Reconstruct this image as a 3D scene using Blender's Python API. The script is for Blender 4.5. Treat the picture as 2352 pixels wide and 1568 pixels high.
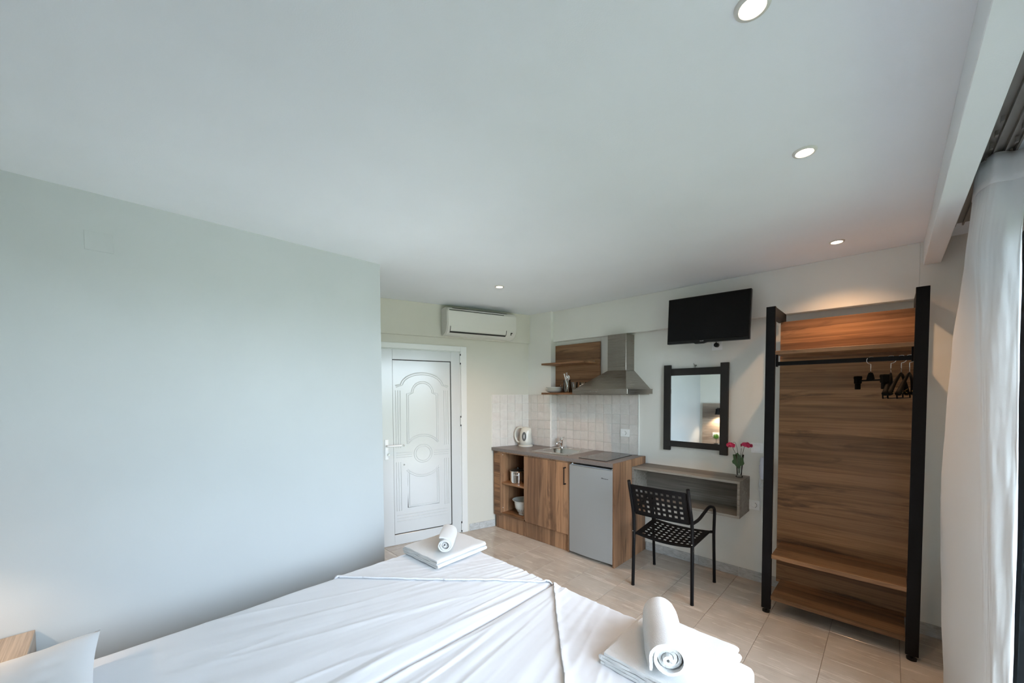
import bpy, bmesh, math, random
from mathutils import Vector, Matrix, noise
from math import sin, cos, pi, radians as R
random.seed(7)
C = bpy.context.scene.collection
for o in list(bpy.data.objects): bpy.data.objects.remove(o)

# ------------------------------------------------------------------ camera
W = 2352.0
F_PX, CX, CY = 889.72, 1210.0, 933.24
YAW, PITCH, ROLL = R(43.194), R(-1.960), R(-0.202)
fw = Vector((-sin(YAW)*cos(PITCH), cos(YAW)*cos(PITCH), sin(PITCH)))
ri = Vector((cos(YAW), sin(YAW), 0)); up = ri.cross(fw)
r2 = ri*cos(ROLL) + up*sin(ROLL); u2 = up*cos(ROLL) - ri*sin(ROLL)
cd = bpy.data.cameras.new('camera'); cam = bpy.data.objects.new('camera', cd); C.objects.link(cam)
cd.sensor_fit = 'HORIZONTAL'; cd.sensor_width = 36; cd.lens = 36*F_PX/W
cd.shift_x = (W/2 - CX)/W; cd.shift_y = (CY - 784)/W
cd.clip_start = 0.03; cd.clip_end = 200
m = Matrix.Identity(4)
for i in range(3): m[i][0] = r2[i]; m[i][1] = u2[i]; m[i][2] = -fw[i]
m.translation = Vector((0, 0, 1.53)); cam.matrix_world = m
bpy.context.scene.camera = cam

# ------------------------------------------------------------------ world, exposure, portal
vs = bpy.context.scene.view_settings
vs.view_transform = 'Standard'; vs.look = 'None'; vs.gamma = 1; vs.use_curve_mapping = False
vs.exposure = 0.37
wd = bpy.data.worlds.new('daylight'); bpy.context.scene.world = wd; wd.use_nodes = True
nt = wd.node_tree; nt.nodes.clear()
wo = nt.nodes.new('ShaderNodeOutputWorld'); bg = nt.nodes.new('ShaderNodeBackground')
tc = nt.nodes.new('ShaderNodeTexCoord'); sx = nt.nodes.new('ShaderNodeSeparateXYZ'); cr = nt.nodes.new('ShaderNodeValToRGB')
nt.links.new(tc.outputs['Generated'], sx.inputs[0])
mp = nt.nodes.new('ShaderNodeMapRange'); mp.inputs[1].default_value = -1; mp.inputs[2].default_value = 1
nt.links.new(sx.outputs[2], mp.inputs[0]); nt.links.new(mp.outputs[0], cr.inputs[0])
e = cr.color_ramp.elements
e[0].position = 0.0; e[0].color = (0.10, 0.13, 0.09, 1)
e[1].position = 1.0; e[1].color = (0.68, 0.84, 1.10, 1)
x = e.new(0.49); x.color = (0.13, 0.17, 0.12, 1)
x = e.new(0.52); x.color = (0.82, 0.93, 1.08, 1)
nt.links.new(cr.outputs[0], bg.inputs[0]); bg.inputs[1].default_value = 12.5
nt.links.new(bg.outputs[0], wo.inputs[0])
WY0, WY1, WZ1 = 0.16, 2.48, 2.24        # window opening in the right wall
sn = bpy.data.lights.new('sun', 'SUN'); sn.energy = 330; sn.angle = R(.6); sn.color = (1.0, .96, .9)
sno = bpy.data.objects.new('sun', sn); C.objects.link(sno)
sno.rotation_euler = Vector((.05, .5, .8)).to_track_quat('Z', 'Y').to_euler()   # high sun running along the facade: lights the terrace only
pl = bpy.data.lights.new('window_portal', 'AREA'); pl.shape = 'RECTANGLE'
pl.size = WY1-WY0; pl.size_y = WZ1; pl.cycles.is_portal = True
po = bpy.data.objects.new('window_portal', pl); C.objects.link(po)
po.location = (0.60, (WY0+WY1)/2, WZ1/2); po.rotation_euler = (R(90), 0, R(90))

# ------------------------------------------------------------------ helpers
MW = {}
def thing(name, label, cat, loc=(0, 0, 0), rotz=0.0, group=None, rot=None):
    o = bpy.data.objects.new(name, None); C.objects.link(o)
    o.empty_display_size = 0.05
    o.location = loc; o.rotation_euler = rot if rot else (0, 0, rotz)
    MW[o.name] = Matrix.LocRotScale(Vector(loc), o.rotation_euler.copy(), None)
    tag(o, label, cat, group); return o
def tag(o, label=None, cat=None, group=None):
    if label: o['label'] = label
    if cat: o['category'] = cat
    if group: o['group'] = group
    return o
def obj(name, bm, mat, parent=None, local=False, smooth=None, mods=None, label=None, kind=None):
    """links bm as one mesh object; world coordinates unless local"""
    if parent is not None and not local:
        root = parent; M = MW[root.name]
        bm.transform(M.inverted())
    bmesh.ops.recalc_face_normals(bm, faces=bm.faces[:])
    me = bpy.data.meshes.new(name); bm.to_mesh(me); bm.free()
    if isinstance(mat, (list, tuple)):
        for q in mat: me.materials.append(q)
    else: me.materials.append(mat)
    o = bpy.data.objects.new(name, me); C.objects.link(o)
    if parent is not None:
        o.parent = parent
    MW[o.name] = MW[parent.name].copy() if parent is not None else Matrix.Identity(4)
    if smooth is not None:
        me.polygons.foreach_set('use_smooth', [True]*len(me.polygons))
        if smooth < 180: me.set_sharp_from_angle(angle=R(smooth))
    if label: o['label'] = label
    if kind: o['kind'] = kind
    return o
def struct(name, bm, mat, smooth=None, parent=None):
    o = obj(name, bm, mat, parent, smooth=smooth)
    if parent is None: o['kind'] = 'structure'
    return o
def B(): return bmesh.new()
def box(bm, x0, x1, y0, y1, z0, z1, bev=0.0, seg=1):
    vs_ = [bm.verts.new((x, y, z)) for x in (x0, x1) for y in (y0, y1) for z in (z0, z1)]
    f = []
    for q in ((0, 1, 3, 2), (4, 6, 7, 5), (0, 4, 5, 1), (2, 3, 7, 6), (0, 2, 6, 4), (1, 5, 7, 3)):
        f.append(bm.faces.new([vs_[i] for i in q]))
    if bev:
        ed = list({ed for q in f for ed in q.edges})
        bmesh.ops.bevel(bm, geom=ed, offset=bev, segments=seg, affect='EDGES', profile=0.5)
    return bm
def bx(*a, **k): return box(B(), *a, **k)
def lathe(bm, prof, c=(0, 0, 0), n=32, axis='Z', cap0=False, cap1=False):
    rings = []
    for r, h in prof:
        ring = []
        for i in range(n):
            a = 2*pi*i/n; p = (r*cos(a), r*sin(a), h)
            if axis == 'X': p = (p[2], p[0], p[1])
            if axis == 'Y': p = (p[0], p[2], p[1])
            ring.append(bm.verts.new((c[0]+p[0], c[1]+p[1], c[2]+p[2])))
        rings.append(ring)
    for a, b in zip(rings, rings[1:]):
        for i in range(n):
            j = (i+1) % n; bm.faces.new((a[i], a[j], b[j], b[i]))
    if cap0: bm.faces.new(rings[0])
    if cap1: bm.faces.new(rings[-1][::-1])
    return bm
def cyl(bm, r, z0, z1, c=(0, 0, 0), n=24, axis='Z'):
    return lathe(bm, [(r, z0), (r, z1)], c, n, axis, True, True)
def tube(bm, pts, r, n=10, closed=False, caps=True, flat=None, radii=None):
    """sweep a circle (or ellipse flat=(a,b)) along pts"""
    P = [Vector(p) for p in pts]; rings = []; N = len(P)
    t0 = (P[1]-P[0]).normalized()
    ref = Vector((0, 0, 1)) if abs(t0.z) < 0.9 else Vector((0, 1, 0))
    nrm = t0.cross(ref).normalized()
    for i in range(N):
        if closed: t = (P[(i+1) % N]-P[i-1]).normalized()
        elif i == 0: t = t0
        elif i == N-1: t = (P[-1]-P[-2]).normalized()
        else: t = ((P[i+1]-P[i]).normalized()+(P[i]-P[i-1]).normalized()).normalized()
        nrm = (nrm - t*nrm.dot(t)).normalized(); bi = t.cross(nrm)
        rr = radii[i] if radii else r
        a_, b_ = (flat if flat else (rr, rr))
        rings.append([bm.verts.new(P[i]+nrm*(a_*cos(2*pi*k/n))+bi*(b_*sin(2*pi*k/n))) for k in range(n)])
    rng = range(N) if closed else range(N-1)
    for i in rng:
        a, b = rings[i], rings[(i+1) % N]
        for k in range(n):
            j = (k+1) % n; bm.faces.new((a[k], a[j], b[j], b[k]))
    if caps and not closed:
        bm.faces.new(rings[0][::-1]); bm.faces.new(rings[-1])
    return bm
def bez(p0, p1, p2, p3, n=10):
    p0, p1, p2, p3 = map(Vector, (p0, p1, p2, p3)); out = []
    for i in range(n+1):
        t = i/n; s = 1-t
        out.append(p0*s**3+p1*3*s*s*t+p2*3*s*t*t+p3*t**3)
    return out
def smoothpath(pts, rad=0.02, n=5):
    P = [Vector(p) for p in pts]; out = [P[0]]
    for i in range(1, len(P)-1):
        a, b, c = P[i-1], P[i], P[i+1]
        d1 = min(rad, (b-a).length*.45); d2 = min(rad, (c-b).length*.45)
        q0 = b+(a-b).normalized()*d1; q2 = b+(c-b).normalized()*d2
        for k in range(n+1):
            t = k/n; out.append(q0*(1-t)**2+b*2*t*(1-t)+q2*t*t)
    out.append(P[-1]); return out
def prism(bm, pts, axis, a, b):
    """extrude closed 2D polygon; axis = extrusion axis"""
    def mk(p, h):
        if axis == 'Y': return (p[0], h, p[1])
        if axis == 'X': return (h, p[0], p[1])
        return (p[0], p[1], h)
    A = [bm.verts.new(mk(p, a)) for p in pts]; Bv = [bm.verts.new(mk(p, b)) for p in pts]
    n = len(pts)
    for i in range(n):
        j = (i+1) % n; bm.faces.new((A[i], A[j], Bv[j], Bv[i]))
    bm.faces.new(A[::-1]); bm.faces.new(Bv)
    return bm
def grid(bm, fn, nu, nv, closeu=False):
    V = [[bm.verts.new(fn(i/(nu if closeu else nu), j/nv)) for j in range(nv+1)] for i in range(nu if closeu else nu+1)]
    L = len(V)
    for i in range(L if closeu else L-1):
        for j in range(nv):
            bm.faces.new((V[i][j], V[(i+1) % L][j], V[(i+1) % L][j+1], V[i][j+1]))
    return V
def text_bm(s, size, depth=0.0006):
    cu = bpy.data.curves.new('t', 'FONT'); cu.body = s; cu.size = size; cu.extrude = depth; cu.resolution_u = 2
    cu.align_x = 'LEFT'; o = bpy.data.objects.new('t', cu); C.objects.link(o)
    dg = bpy.context.evaluated_depsgraph_get(); me = bpy.data.meshes.new_from_object(o.evaluated_get(dg))
    bm = B(); bm.from_mesh(me); bpy.data.objects.remove(o); bpy.data.curves.remove(cu); bpy.data.meshes.remove(me)
    return bm

# ------------------------------------------------------------------ materials
def mat(name, col, rough=0.5, metal=0.0, spec=0.5, **k):
    mt = bpy.data.materials.new(name); mt.use_nodes = True
    b = mt.node_tree.nodes['Principled BSDF']
    b.inputs['Base Color'].default_value = (*col, 1); b.inputs['Roughness'].default_value = rough
    b.inputs['Metallic'].default_value = metal; b.inputs['Specular IOR Level'].default_value = spec
    for kk, v in k.items(): b.inputs[kk.replace('_', ' ')].default_value = v
    return mt
def N(mt, t, **k):
    n = mt.node_tree.nodes.new(t)
    for a, v in k.items(): setattr(n, a, v)
    return n
def L(mt, a, b): mt.node_tree.links.new(a, b)
def bs(mt): return mt.node_tree.nodes['Principled BSDF']
def bump(mt, hsock, strength, dist=0.01):
    bp = N(mt, 'ShaderNodeBump'); bp.inputs['Strength'].default_value = strength; bp.inputs['Distance'].default_value = dist
    L(mt, hsock, bp.inputs['Height']); L(mt, bp.outputs[0], bs(mt).inputs['Normal']); return bp
def coords(mt, scale=(1, 1, 1), rand=False, rot=(0, 0, 0)):
    t = N(mt, 'ShaderNodeTexCoord'); mp = N(mt, 'ShaderNodeMapping'); mp.inputs['Scale'].default_value = scale
    mp.inputs['Rotation'].default_value = rot
    src = t.outputs['Object']
    if rand:
        oi = N(mt, 'ShaderNodeObjectInfo'); ml = N(mt, 'ShaderNodeMath', operation='MULTIPLY'); ml.inputs[1].default_value = 37.0
        L(mt, oi.outputs['Random'], ml.inputs[0]); va = N(mt, 'ShaderNodeVectorMath', operation='ADD')
        L(mt, src, va.inputs[0]); L(mt, ml.outputs[0], va.inputs[1]); src = va.outputs[0]
    L(mt, src, mp.inputs[0]); return mp.outputs[0]
def noise_n(mt, vec, scale, detail=4, rough=.5, dist=0.0):
    n = N(mt, 'ShaderNodeTexNoise'); n.inputs['Scale'].default_value = scale; n.inputs['Detail'].default_value = detail
    n.inputs['Roughness'].default_value = rough; n.inputs['Distortion'].default_value = dist
    L(mt, vec, n.inputs['Vector']); return n.outputs['Fac']
def ramp(mt, fac, stops):
    r = N(mt, 'ShaderNodeValToRGB'); el = r.color_ramp.elements
    el[0].position, el[0].color = stops[0][0], (*stops[0][1], 1); el[1].position, el[1].color = stops[-1][0], (*stops[-1][1], 1)
    for p, c in stops[1:-1]: q = el.new(p); q.color = (*c, 1)
    L(mt, fac, r.inputs[0]); return r.outputs[0]
def mix(mt, a, b, fac, mode='MIX'):
    n = N(mt, 'ShaderNodeMix', data_type='RGBA', blend_type=mode)
    if isinstance(fac, float): n.inputs[0].default_value = fac
    else: L(mt, fac, n.inputs[0])
    for s, v in ((6, a), (7, b)):
        if isinstance(v, tuple): n.inputs[s].default_value = (*v, 1)
        else: L(mt, v, n.inputs[s])
    return n.outputs[2]
def paint(name, col, rough=.55, b=.15):
    mt = mat(name, col, rough, spec=.3)
    v = coords(mt); n1 = noise_n(mt, v, 1.3, 3); n2 = noise_n(mt, v, 260, 3)
    L(mt, ramp(mt, n1, [(.3, tuple(c*.97 for c in col)), (.7, tuple(min(1, c*1.03) for c in col))]), bs(mt).inputs['Base Color'])
    bump(mt, n2, b, .002); return mt
def wood(name, grain, light, mid, dark, band=.075, rough=.45):
    """laminate printed like joined boards; grain = axis the grain runs along"""
    mt = mat(name, mid, rough, spec=.35)
    big_ = None
    def sc(al, ac): return {'X': (al, ac, ac), 'Z': (ac, ac, al), 'Y': (ac, al, ac)}[grain]
    big = noise_n(mt, coords(mt, sc(.55, 7), True), 1, 3, .55, .8)
    fl = noise_n(mt, coords(mt, sc(1.5, 8.5), True), 1, 5, .6, 1.2)
    fine = noise_n(mt, coords(mt, sc(3, 170), True), 1, 4, .6)
    t = N(mt, 'ShaderNodeTexCoord'); sp = N(mt, 'ShaderNodeSeparateXYZ'); L(mt, t.outputs['Object'], sp.inputs[0])
    ax = {'X': (2, 1), 'Z': (0, 1), 'Y': (0, 2)}[grain]
    ad = N(mt, 'ShaderNodeMath', operation='ADD'); L(mt, sp.outputs[ax[0]], ad.inputs[0]); L(mt, sp.outputs[ax[1]], ad.inputs[1])
    dv = N(mt, 'ShaderNodeMath', operation='DIVIDE'); L(mt, ad.outputs[0], dv.inputs[0]); dv.inputs[1].default_value = band
    ad2 = N(mt, 'ShaderNodeMath', operation='MULTIPLY_ADD'); L(mt, big, ad2.inputs[0]); ad2.inputs[1].default_value = .9; L(mt, dv.outputs[0], ad2.inputs[2])
    fl_ = N(mt, 'ShaderNodeMath', operation='FLOOR'); L(mt, ad2.outputs[0], fl_.inputs[0])
    wn = N(mt, 'ShaderNodeTexWhiteNoise', noise_dimensions='1D'); L(mt, fl_.outputs[0], wn.inputs['W'])
    c = ramp(mt, fine, [(.3, tuple(v*.72 for v in mid)), (.7, tuple(min(1, v*1.16) for v in mid))])
    st = noise_n(mt, coords(mt, sc(1.1, 42), True), 1, 4, .6, .5)
    c = mix(mt, c, ramp(mt, st, [(.35, (.62, .60, .58)), (.55, (1.05, 1.05, 1.05))]), .8, 'MULTIPLY')
    c = mix(mt, c, ramp(mt, wn.outputs['Value'], [(0, (.58, .56, .55)), (.5, (.93, .93, .93)), (1, (1.28, 1.27, 1.24))]), .95, 'MULTIPLY')
    c = mix(mt, c, light, ramp(mt, big, [(.5, (0, 0, 0)), (.75, (.45, .45, .45))]))
    c = mix(mt, c, dark, ramp(mt, fl, [(.54, (0, 0, 0)), (.70, (.9, .9, .9))]))
    L(mt, c, bs(mt).inputs['Base Color'])
    bump(mt, fine, .12, .002); return mt

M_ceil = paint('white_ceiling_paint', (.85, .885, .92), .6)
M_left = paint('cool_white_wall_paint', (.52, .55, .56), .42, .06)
M_wall = paint('grey_cream_wall_paint_lit', (.82, .82, .77), .55)  # same paint as the entrance wall, lightened to stand in for stronger light
M_wall2 = paint('cream_wall_paint_dim', (.62, .605, .535), .55)  # same paint on the entrance side, creamier, its weaker light put into the colour
M_plaster = paint('white_plaster', (.80, .825, .84), .6)
woodargs = dict(light=(.45, .27, .16), mid=(.37, .205, .112), dark=(.095, .052, .03))
M_woodv = wood('brown_wood_laminate_vertical', 'Z', **woodargs)
M_woodh = wood('brown_wood_laminate_horizontal', 'X', band=.11, light=(.36, .20, .105), mid=(.285, .148, .070), dark=(.07, .035, .018))
M_desk = wood('grey_oak_laminate', 'X', (.36, .335, .30), (.30, .275, .24), (.20, .18, .155), band=.4, rough=.5)
M_night = wood('grey_brown_oak_laminate', 'X', (.48, .40, .33), (.40, .33, .27), (.27, .21, .17), band=.3, rough=.5)

def tile_floor():
    mt = mat('beige_stone_look_floor_tile', (.4, .35, .3), .13, spec=.5)
    v = coords(mt, (3.0, 34, 1), True, (0, 0, R(-9)))
    vn = noise_n(mt, v, 1, 6, .65, 1.1)
    cl = noise_n(mt, coords(mt, (1, 1, 1), True), 5, 4)
    base = ramp(mt, cl, [(.3, (.44, .385, .325)), (.7, (.54, .48, .41))])
    c = mix(mt, base, (.76, .69, .61), ramp(mt, vn, [(.56, (0, 0, 0)), (.64, (.55, .55, .55)), (.70, (.1, .1, .1))]))
    c = mix(mt, c, (.40, .33, .275), ramp(mt, vn, [(.28, (.5, .5, .5)), (.40, (0, 0, 0))]))
    L(mt, c, bs(mt).inputs['Base Color']); bump(mt, vn, .05, .002)
    L(mt, ramp(mt, cl, [(.3, (.10, .10, .10)), (.8, (.2, .2, .2))]), bs(mt).inputs['Roughness'])
    return mt
M_ftile = tile_floor()
M_grout = paint('grey_brown_grout', (.30, .26, .22), .9)
def tile_wall():
    mt = mat('pinkish_beige_wall_tile', (.6, .56, .52), .28, spec=.5)
    cl = noise_n(mt, coords(mt, (1, 1, 1), True), 14, 6, .7)
    oi = N(mt, 'ShaderNodeObjectInfo')
    a = ramp(mt, cl, [(.3, (.65, .62, .585)), (.7, (.77, .745, .71))])
    c = mix(mt, a, ramp(mt, oi.outputs['Random'], [(0, (.975, .955, .945)), (.5, (1, 1, 1)), (1, (.97, .985, .98))]), 1.0, 'MULTIPLY')
    L(mt, c, bs(mt).inputs['Base Color']); bump(mt, cl, .15, .002); return mt
M_wtile = tile_wall()
M_wgrout = paint('pale_grout', (.86, .85, .82), .8)
def marble():
    mt = mat('grey_marble_skirting', (.55, .56, .55), .25)
    vn = noise_n(mt, coords(mt, (4, 4, 14), True, (0, R(30), 0)), 3, 6, .7, 1.5)
    L(mt, ramp(mt, vn, [(.3, (.34, .34, .33)), (.5, (.50, .51, .50)), (.7, (.63, .65, .65))]), bs(mt).inputs['Base Color']); return mt
M_marble = marble()
def worktop():
    mt = mat('grey_brown_stone_laminate', (.2, .18, .17), .38, spec=.4)
    n_ = noise_n(mt, coords(mt), 90, 5, .7)
    L(mt, ramp(mt, n_, [(.3, (.165, .145, .135)), (.7, (.225, .20, .19))]), bs(mt).inputs['Base Color']); return mt
M_top = worktop()
def steel(name, col, rough, aniso_dir=(1, 1, 200)):
    mt = mat(name, col, rough, 1.0)
    n_ = noise_n(mt, coords(mt, aniso_dir), 2, 3)
    L(mt, ramp(mt, n_, [(.3, (rough*.8,)*3), (.7, (min(1, rough*1.25),)*3)]), bs(mt).inputs['Roughness']); return mt
M_steel = steel('brushed_stainless_steel', (.33, .30, .265), .30, (2, 2, 420))
M_sink = steel('stainless_sink_steel', (.56, .55, .53), .16, (40, 40, 40))
M_chrome = mat('chrome', (.8, .8, .8), .08, 1.0)
M_black = mat('black_powder_coated_steel', (.004, .004, .0048), .5, spec=.18)
M_blackpl = mat('black_plastic', (.004, .004, .0045), .3, spec=.3)
M_blackwd = mat('dark_grey_painted_wood', (.026, .025, .024), .55, spec=.25)
M_screen = mat('black_glass_screen', (.004, .004, .0045), .3, spec=.12)
M_gasket = mat('black_rubber_gasket', (.012, .012, .012), .6)
M_mirror = mat('mirror_silver', (.88, .90, .89), .02, 1.0)
M_door = mat('white_glossy_door_enamel', (.66, .68, .68), .17, spec=.6)
M_frame = mat('white_aluminium', (.76, .77, .75), .3)
M_plastic = mat('white_plastic', (.93, .94, .93), .35)
M_acpl = mat('warm_white_plastic', (.66, .65, .60), .35)
M_kettle = mat('cream_white_plastic', (.66, .66, .60), .25)
M_greypl = mat('grey_translucent_plastic', (.12, .13, .13), .1)
M_bluepl = mat('lilac_white_plastic', (.58, .61, .70), .35)
M_fridge = mat('silver_painted_metal', (.40, .42, .425), .38, .35)
M_fridgee = mat('pale_silver_trim', (.62, .65, .68), .3, .2)
M_hob = mat('black_ceramic_glass', (.05, .05, .048), .12, spec=.6)
M_ceramic = mat('white_glazed_ceramic', (.72, .74, .70), .15)
M_text = mat('dark_grey_print', (.06, .06, .06), .5)
M_textl = mat('silver_print', (.35, .35, .35), .4)
M_brass = mat('brass', (.75, .50, .20), .2, 1.0)
M_alu = mat('grey_aluminium_track', (.30, .28, .26), .4, .5)
M_darkalu = mat('dark_anthracite_aluminium', (.035, .045, .055), .4, .3)
M_rim = mat('white_lamp_ring', (.70, .69, .64), .35)
def glass_thin(name, tint=(.95, .97, .96)):
    mt = bpy.data.materials.new(name); mt.use_nodes = True; t = mt.node_tree; t.nodes.clear()
    o = t.nodes.new('ShaderNodeOutputMaterial'); a = t.nodes.new('ShaderNodeBsdfTransparent'); a.inputs[0].default_value = (*tint, 1)
    g = t.nodes.new('ShaderNodeBsdfGlossy'); g.inputs['Roughness'].default_value = .02
    fr = t.nodes.new('ShaderNodeFresnel'); fr.inputs[0].default_value = 1.45; mx = t.nodes.new('ShaderNodeMixShader')
    t.links.new(fr.outputs[0], mx.inputs[0]); t.links.new(a.outputs[0], mx.inputs[1]); t.links.new(g.outputs[0], mx.inputs[2]); t.links.new(mx.outputs[0], o.inputs[0])
    return mt
M_glass = glass_thin('clear_glass'); M_pane = glass_thin('window_glass', (.97, .99, .98))
def fabric(name, col, rough=.8, sheen=.2, weave=900, b=.1, trans=0.0):
    mt = mat(name, col, rough, spec=.2); bs(mt).inputs['Sheen Weight'].default_value = sheen
    n_ = noise_n(mt, coords(mt), weave, 2); bump(mt, n_, b, .002)
    if trans:
        t = mt.node_tree; tr = t.nodes.new('ShaderNodeBsdfTranslucent'); tr.inputs[0].default_value = (*col, 1)
        mx = t.nodes.new('ShaderNodeMixShader'); mx.inputs[0].default_value = trans
        o = t.nodes['Material Output']; t.links.new(bs(mt).outputs[0], mx.inputs[1]); t.links.new(tr.outputs[0], mx.inputs[2]); t.links.new(mx.outputs[0], o.inputs[0])
    return mt
M_sheet = fabric('white_cotton_sheet', (.69, .71, .745), .75)
def terry():
    mt = mat('white_terry_cloth', (.80, .80, .795), .95, spec=.1); bs(mt).inputs['Sheen Weight'].default_value = .4
    n_ = noise_n(mt, coords(mt), 330, 3, .7); bump(mt, n_, .8, .007); return mt
M_terry = terry()
M_curtain = fabric('white_curtain_cloth', (.80, .81, .82), .85, .1, 500, .15, trans=.16)
M_mattress = fabric('cream_mattress_cloth', (.65, .62, .56))
M_petal = mat('deep_pink_petal', (.62, .02, .10), .5, Subsurface_Weight=.1)
M_leaf = mat('dark_green_leaf', (.035, .085, .022), .45)
M_leaf2 = mat('bright_green_foliage', (.10, .26, .02), .6)
M_stem = mat('green_brown_stem', (.06, .07, .03), .6)
M_trunk = mat('brown_trunk', (.05, .03, .02), .7)
def emis(name, col, s):
    mt = mat(name, (.8, .8, .8)); bs(mt).inputs['Emission Color'].default_value = (*col, 1); bs(mt).inputs['Emission Strength'].default_value = s; return mt
M_lamp = emis('warm_lamp_glass', (1.0, .80, .58), 14.0)

# ------------------------------------------------------------------ structure
CZ = 2.46
AW = R(15.9)
wn_ = Vector((cos(AW), -sin(AW), 0)); ws_ = Vector((sin(AW), cos(AW), 0)); WC = -3.99687
def dw(s, off=0.0, z=0.0):          # point on the entrance wall: s along it, off towards the room
    p = ws_*s + wn_*(WC+off); return Vector((p.x, p.y, z))
DROT = pi/2 - AW                    # local X runs along the wall, local -Y faces the room

XL, YE, YH, YK, XR = -2.70, 1.335, -0.80, 3.53, 0.43
struct('floor', bx(-4.2, .62, -.95, 3.70, -.12, -.004), M_grout)
floor_o = bpy.data.objects['floor']
struct('ceiling', bx(-4.2, .62, -.95, 3.70, CZ, CZ+.12), M_ceil)
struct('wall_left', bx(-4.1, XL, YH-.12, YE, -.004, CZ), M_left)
struct('wall_back', bx(XL, .62, YH-.12, YH, -.004, CZ), M_wall)
struct('wall_kitchen', bx(-3.6, .62, YK, YK+.14, -.004, CZ), M_wall)
b = bx(XR, .62, YH, WY0, -.004, CZ); box(b, XR, .62, WY1, YK, -.004, CZ); box(b, XR, .62, WY0, WY1, WZ1, CZ)
struct('wall_right', b, M_plaster)
# entrance wall: local frame
def local_struct(name, b, m_, s0=0, parent=None):
    b.transform(Matrix.Translation(dw(s0)) @ Matrix.Rotation(DROT, 4, 'Z')); return struct(name, b, m_, parent=parent)
DS0, DS1, DZ1 = 0.655, 1.615, 2.035
b = bx(.12, DS0, 0, .14, -.004, CZ); box(b, DS1, 2.62, 0, .14, -.004, CZ); box(b, DS0, DS1, 0, .14, DZ1, CZ)
local_struct('wall_entrance', b, M_wall2)
local_struct('trim_1', bx(.25, 2.50, -.025, 0, 2.12, CZ, bev=.002), M_wall2)                 # shallow beam over the door
struct('trim_2', bx(-2.832, .118, 3.462, YK, 2.115, CZ, bev=.003), M_wall)                    # shallow beam along the kitchen wall
struct('trim_12', bx(.118, XR, 3.462, YK, 0, CZ), M_wall)                                  # pier behind the right wardrobe post
struct('trim_3', bx(-3.30, -2.832, 3.42, YK, 0, CZ), M_wall)                                # pier in the kitchen corner
b = bx(.132, .208, YH, YK-.068, 2.315, CZ, bev=.002)
struct('trim_4', b, M_plaster)                                                              # pelmet before the curtain

# floor tiles, clipped to the room
TS = .3253; TX0, TY0 = -1.8806, 2.4435; G = .0022
room = [(XL, YH), (XR, YH), (XR, YK), (-3.148, YK), tuple(dw(.25)[:2]), (dw(.25).x, YE), (XL, YE)]
def clip(poly, a, b, c):      # keep a*x+b*y >= c
    out = []
    for i in range(len(poly)):
        p, q = poly[i], poly[(i+1) % len(poly)]; dp = a*p[0]+b*p[1]-c; dq = a*q[0]+b*q[1]-c
        if dp >= 0: out.append(p)
        if dp*dq < 0: t = dp/(dp-dq); out.append((p[0]+(q[0]-p[0])*t, p[1]+(q[1]-p[1])*t))
    return out
def tile_mesh(poly, h=.006, ch=.0012):
    cx = sum(p[0] for p in poly)/len(poly); cy = sum(p[1] for p in poly)/len(poly)
    bm = B(); n = len(poly)
    def ring(k, z):
        out = []
        for p in poly:
            d = Vector((p[0]-cx, p[1]-cy)); l = d.length
            d = d*(1-k/l) if l else d
            out.append(bm.verts.new((d.x, d.y, z)))
        return out
    a, b2, c2 = ring(0, -h), ring(0, -ch), ring(ch*1.4, 0)
    for u, v in ((a, b2), (b2, c2)):
        for i in range(n): j = (i+1) % n; bm.faces.new((u[i], u[j], v[j], v[i]))
    bm.faces.new(c2); me = bpy.data.meshes.new('tile'); bmesh.ops.recalc_face_normals(bm, faces=bm.faces[:]); bm.to_mesh(me); bm.free()
    return me, (cx, cy)
full_tile = None
for i in range(-7, 9):
    for j in range(-11, 5):
        x0, y0 = TX0+i*TS+G/2, TY0+j*TS+G/2; x1, y1 = x0+TS-G, y0+TS-G
        poly = [(x0, y0), (x1, y0), (x1, y1), (x0, y1)]
        if y1 <= YE: poly = clip(poly, 1, 0, XL+.001)
        elif y0 < YE and x0 < XL:      # straddles the end of the left wall
            if x1 < XL+.02: poly = clip(poly, 0, 1, YE+.001)
            else: poly = clip(poly, 0, 1, YE+.001)
        poly = clip(poly, -1, 0, -XR+.001)
        if poly: poly = clip(poly, 0, -1, -YK+.001)
        if poly: poly = clip(poly, 0, 1, YH+.001)
        if poly: poly = clip(poly, wn_.x, wn_.y, WC+.001)
        if len(poly) < 3: continue
        w = max(p[0] for p in poly)-min(p[0] for p in poly); h = max(p[1] for p in poly)-min(p[1] for p in poly)
        if w < .02 or h < .02: continue
        isfull = len(poly) == 4 and abs(w-(TS-G)) < 1e-4 and abs(h-(TS-G)) < 1e-4
        if isfull and full_tile: me, c = full_tile, (x0+w/2, y0+h/2)
        else:
            me, c = tile_mesh(poly); me.materials.append(M_ftile)
            if isfull: full_tile = me
        o = bpy.data.objects.new('tile', me); C.objects.link(o); o.parent = floor_o; o.location = (c[0], c[1], random.uniform(-.0003, .0003))

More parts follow.
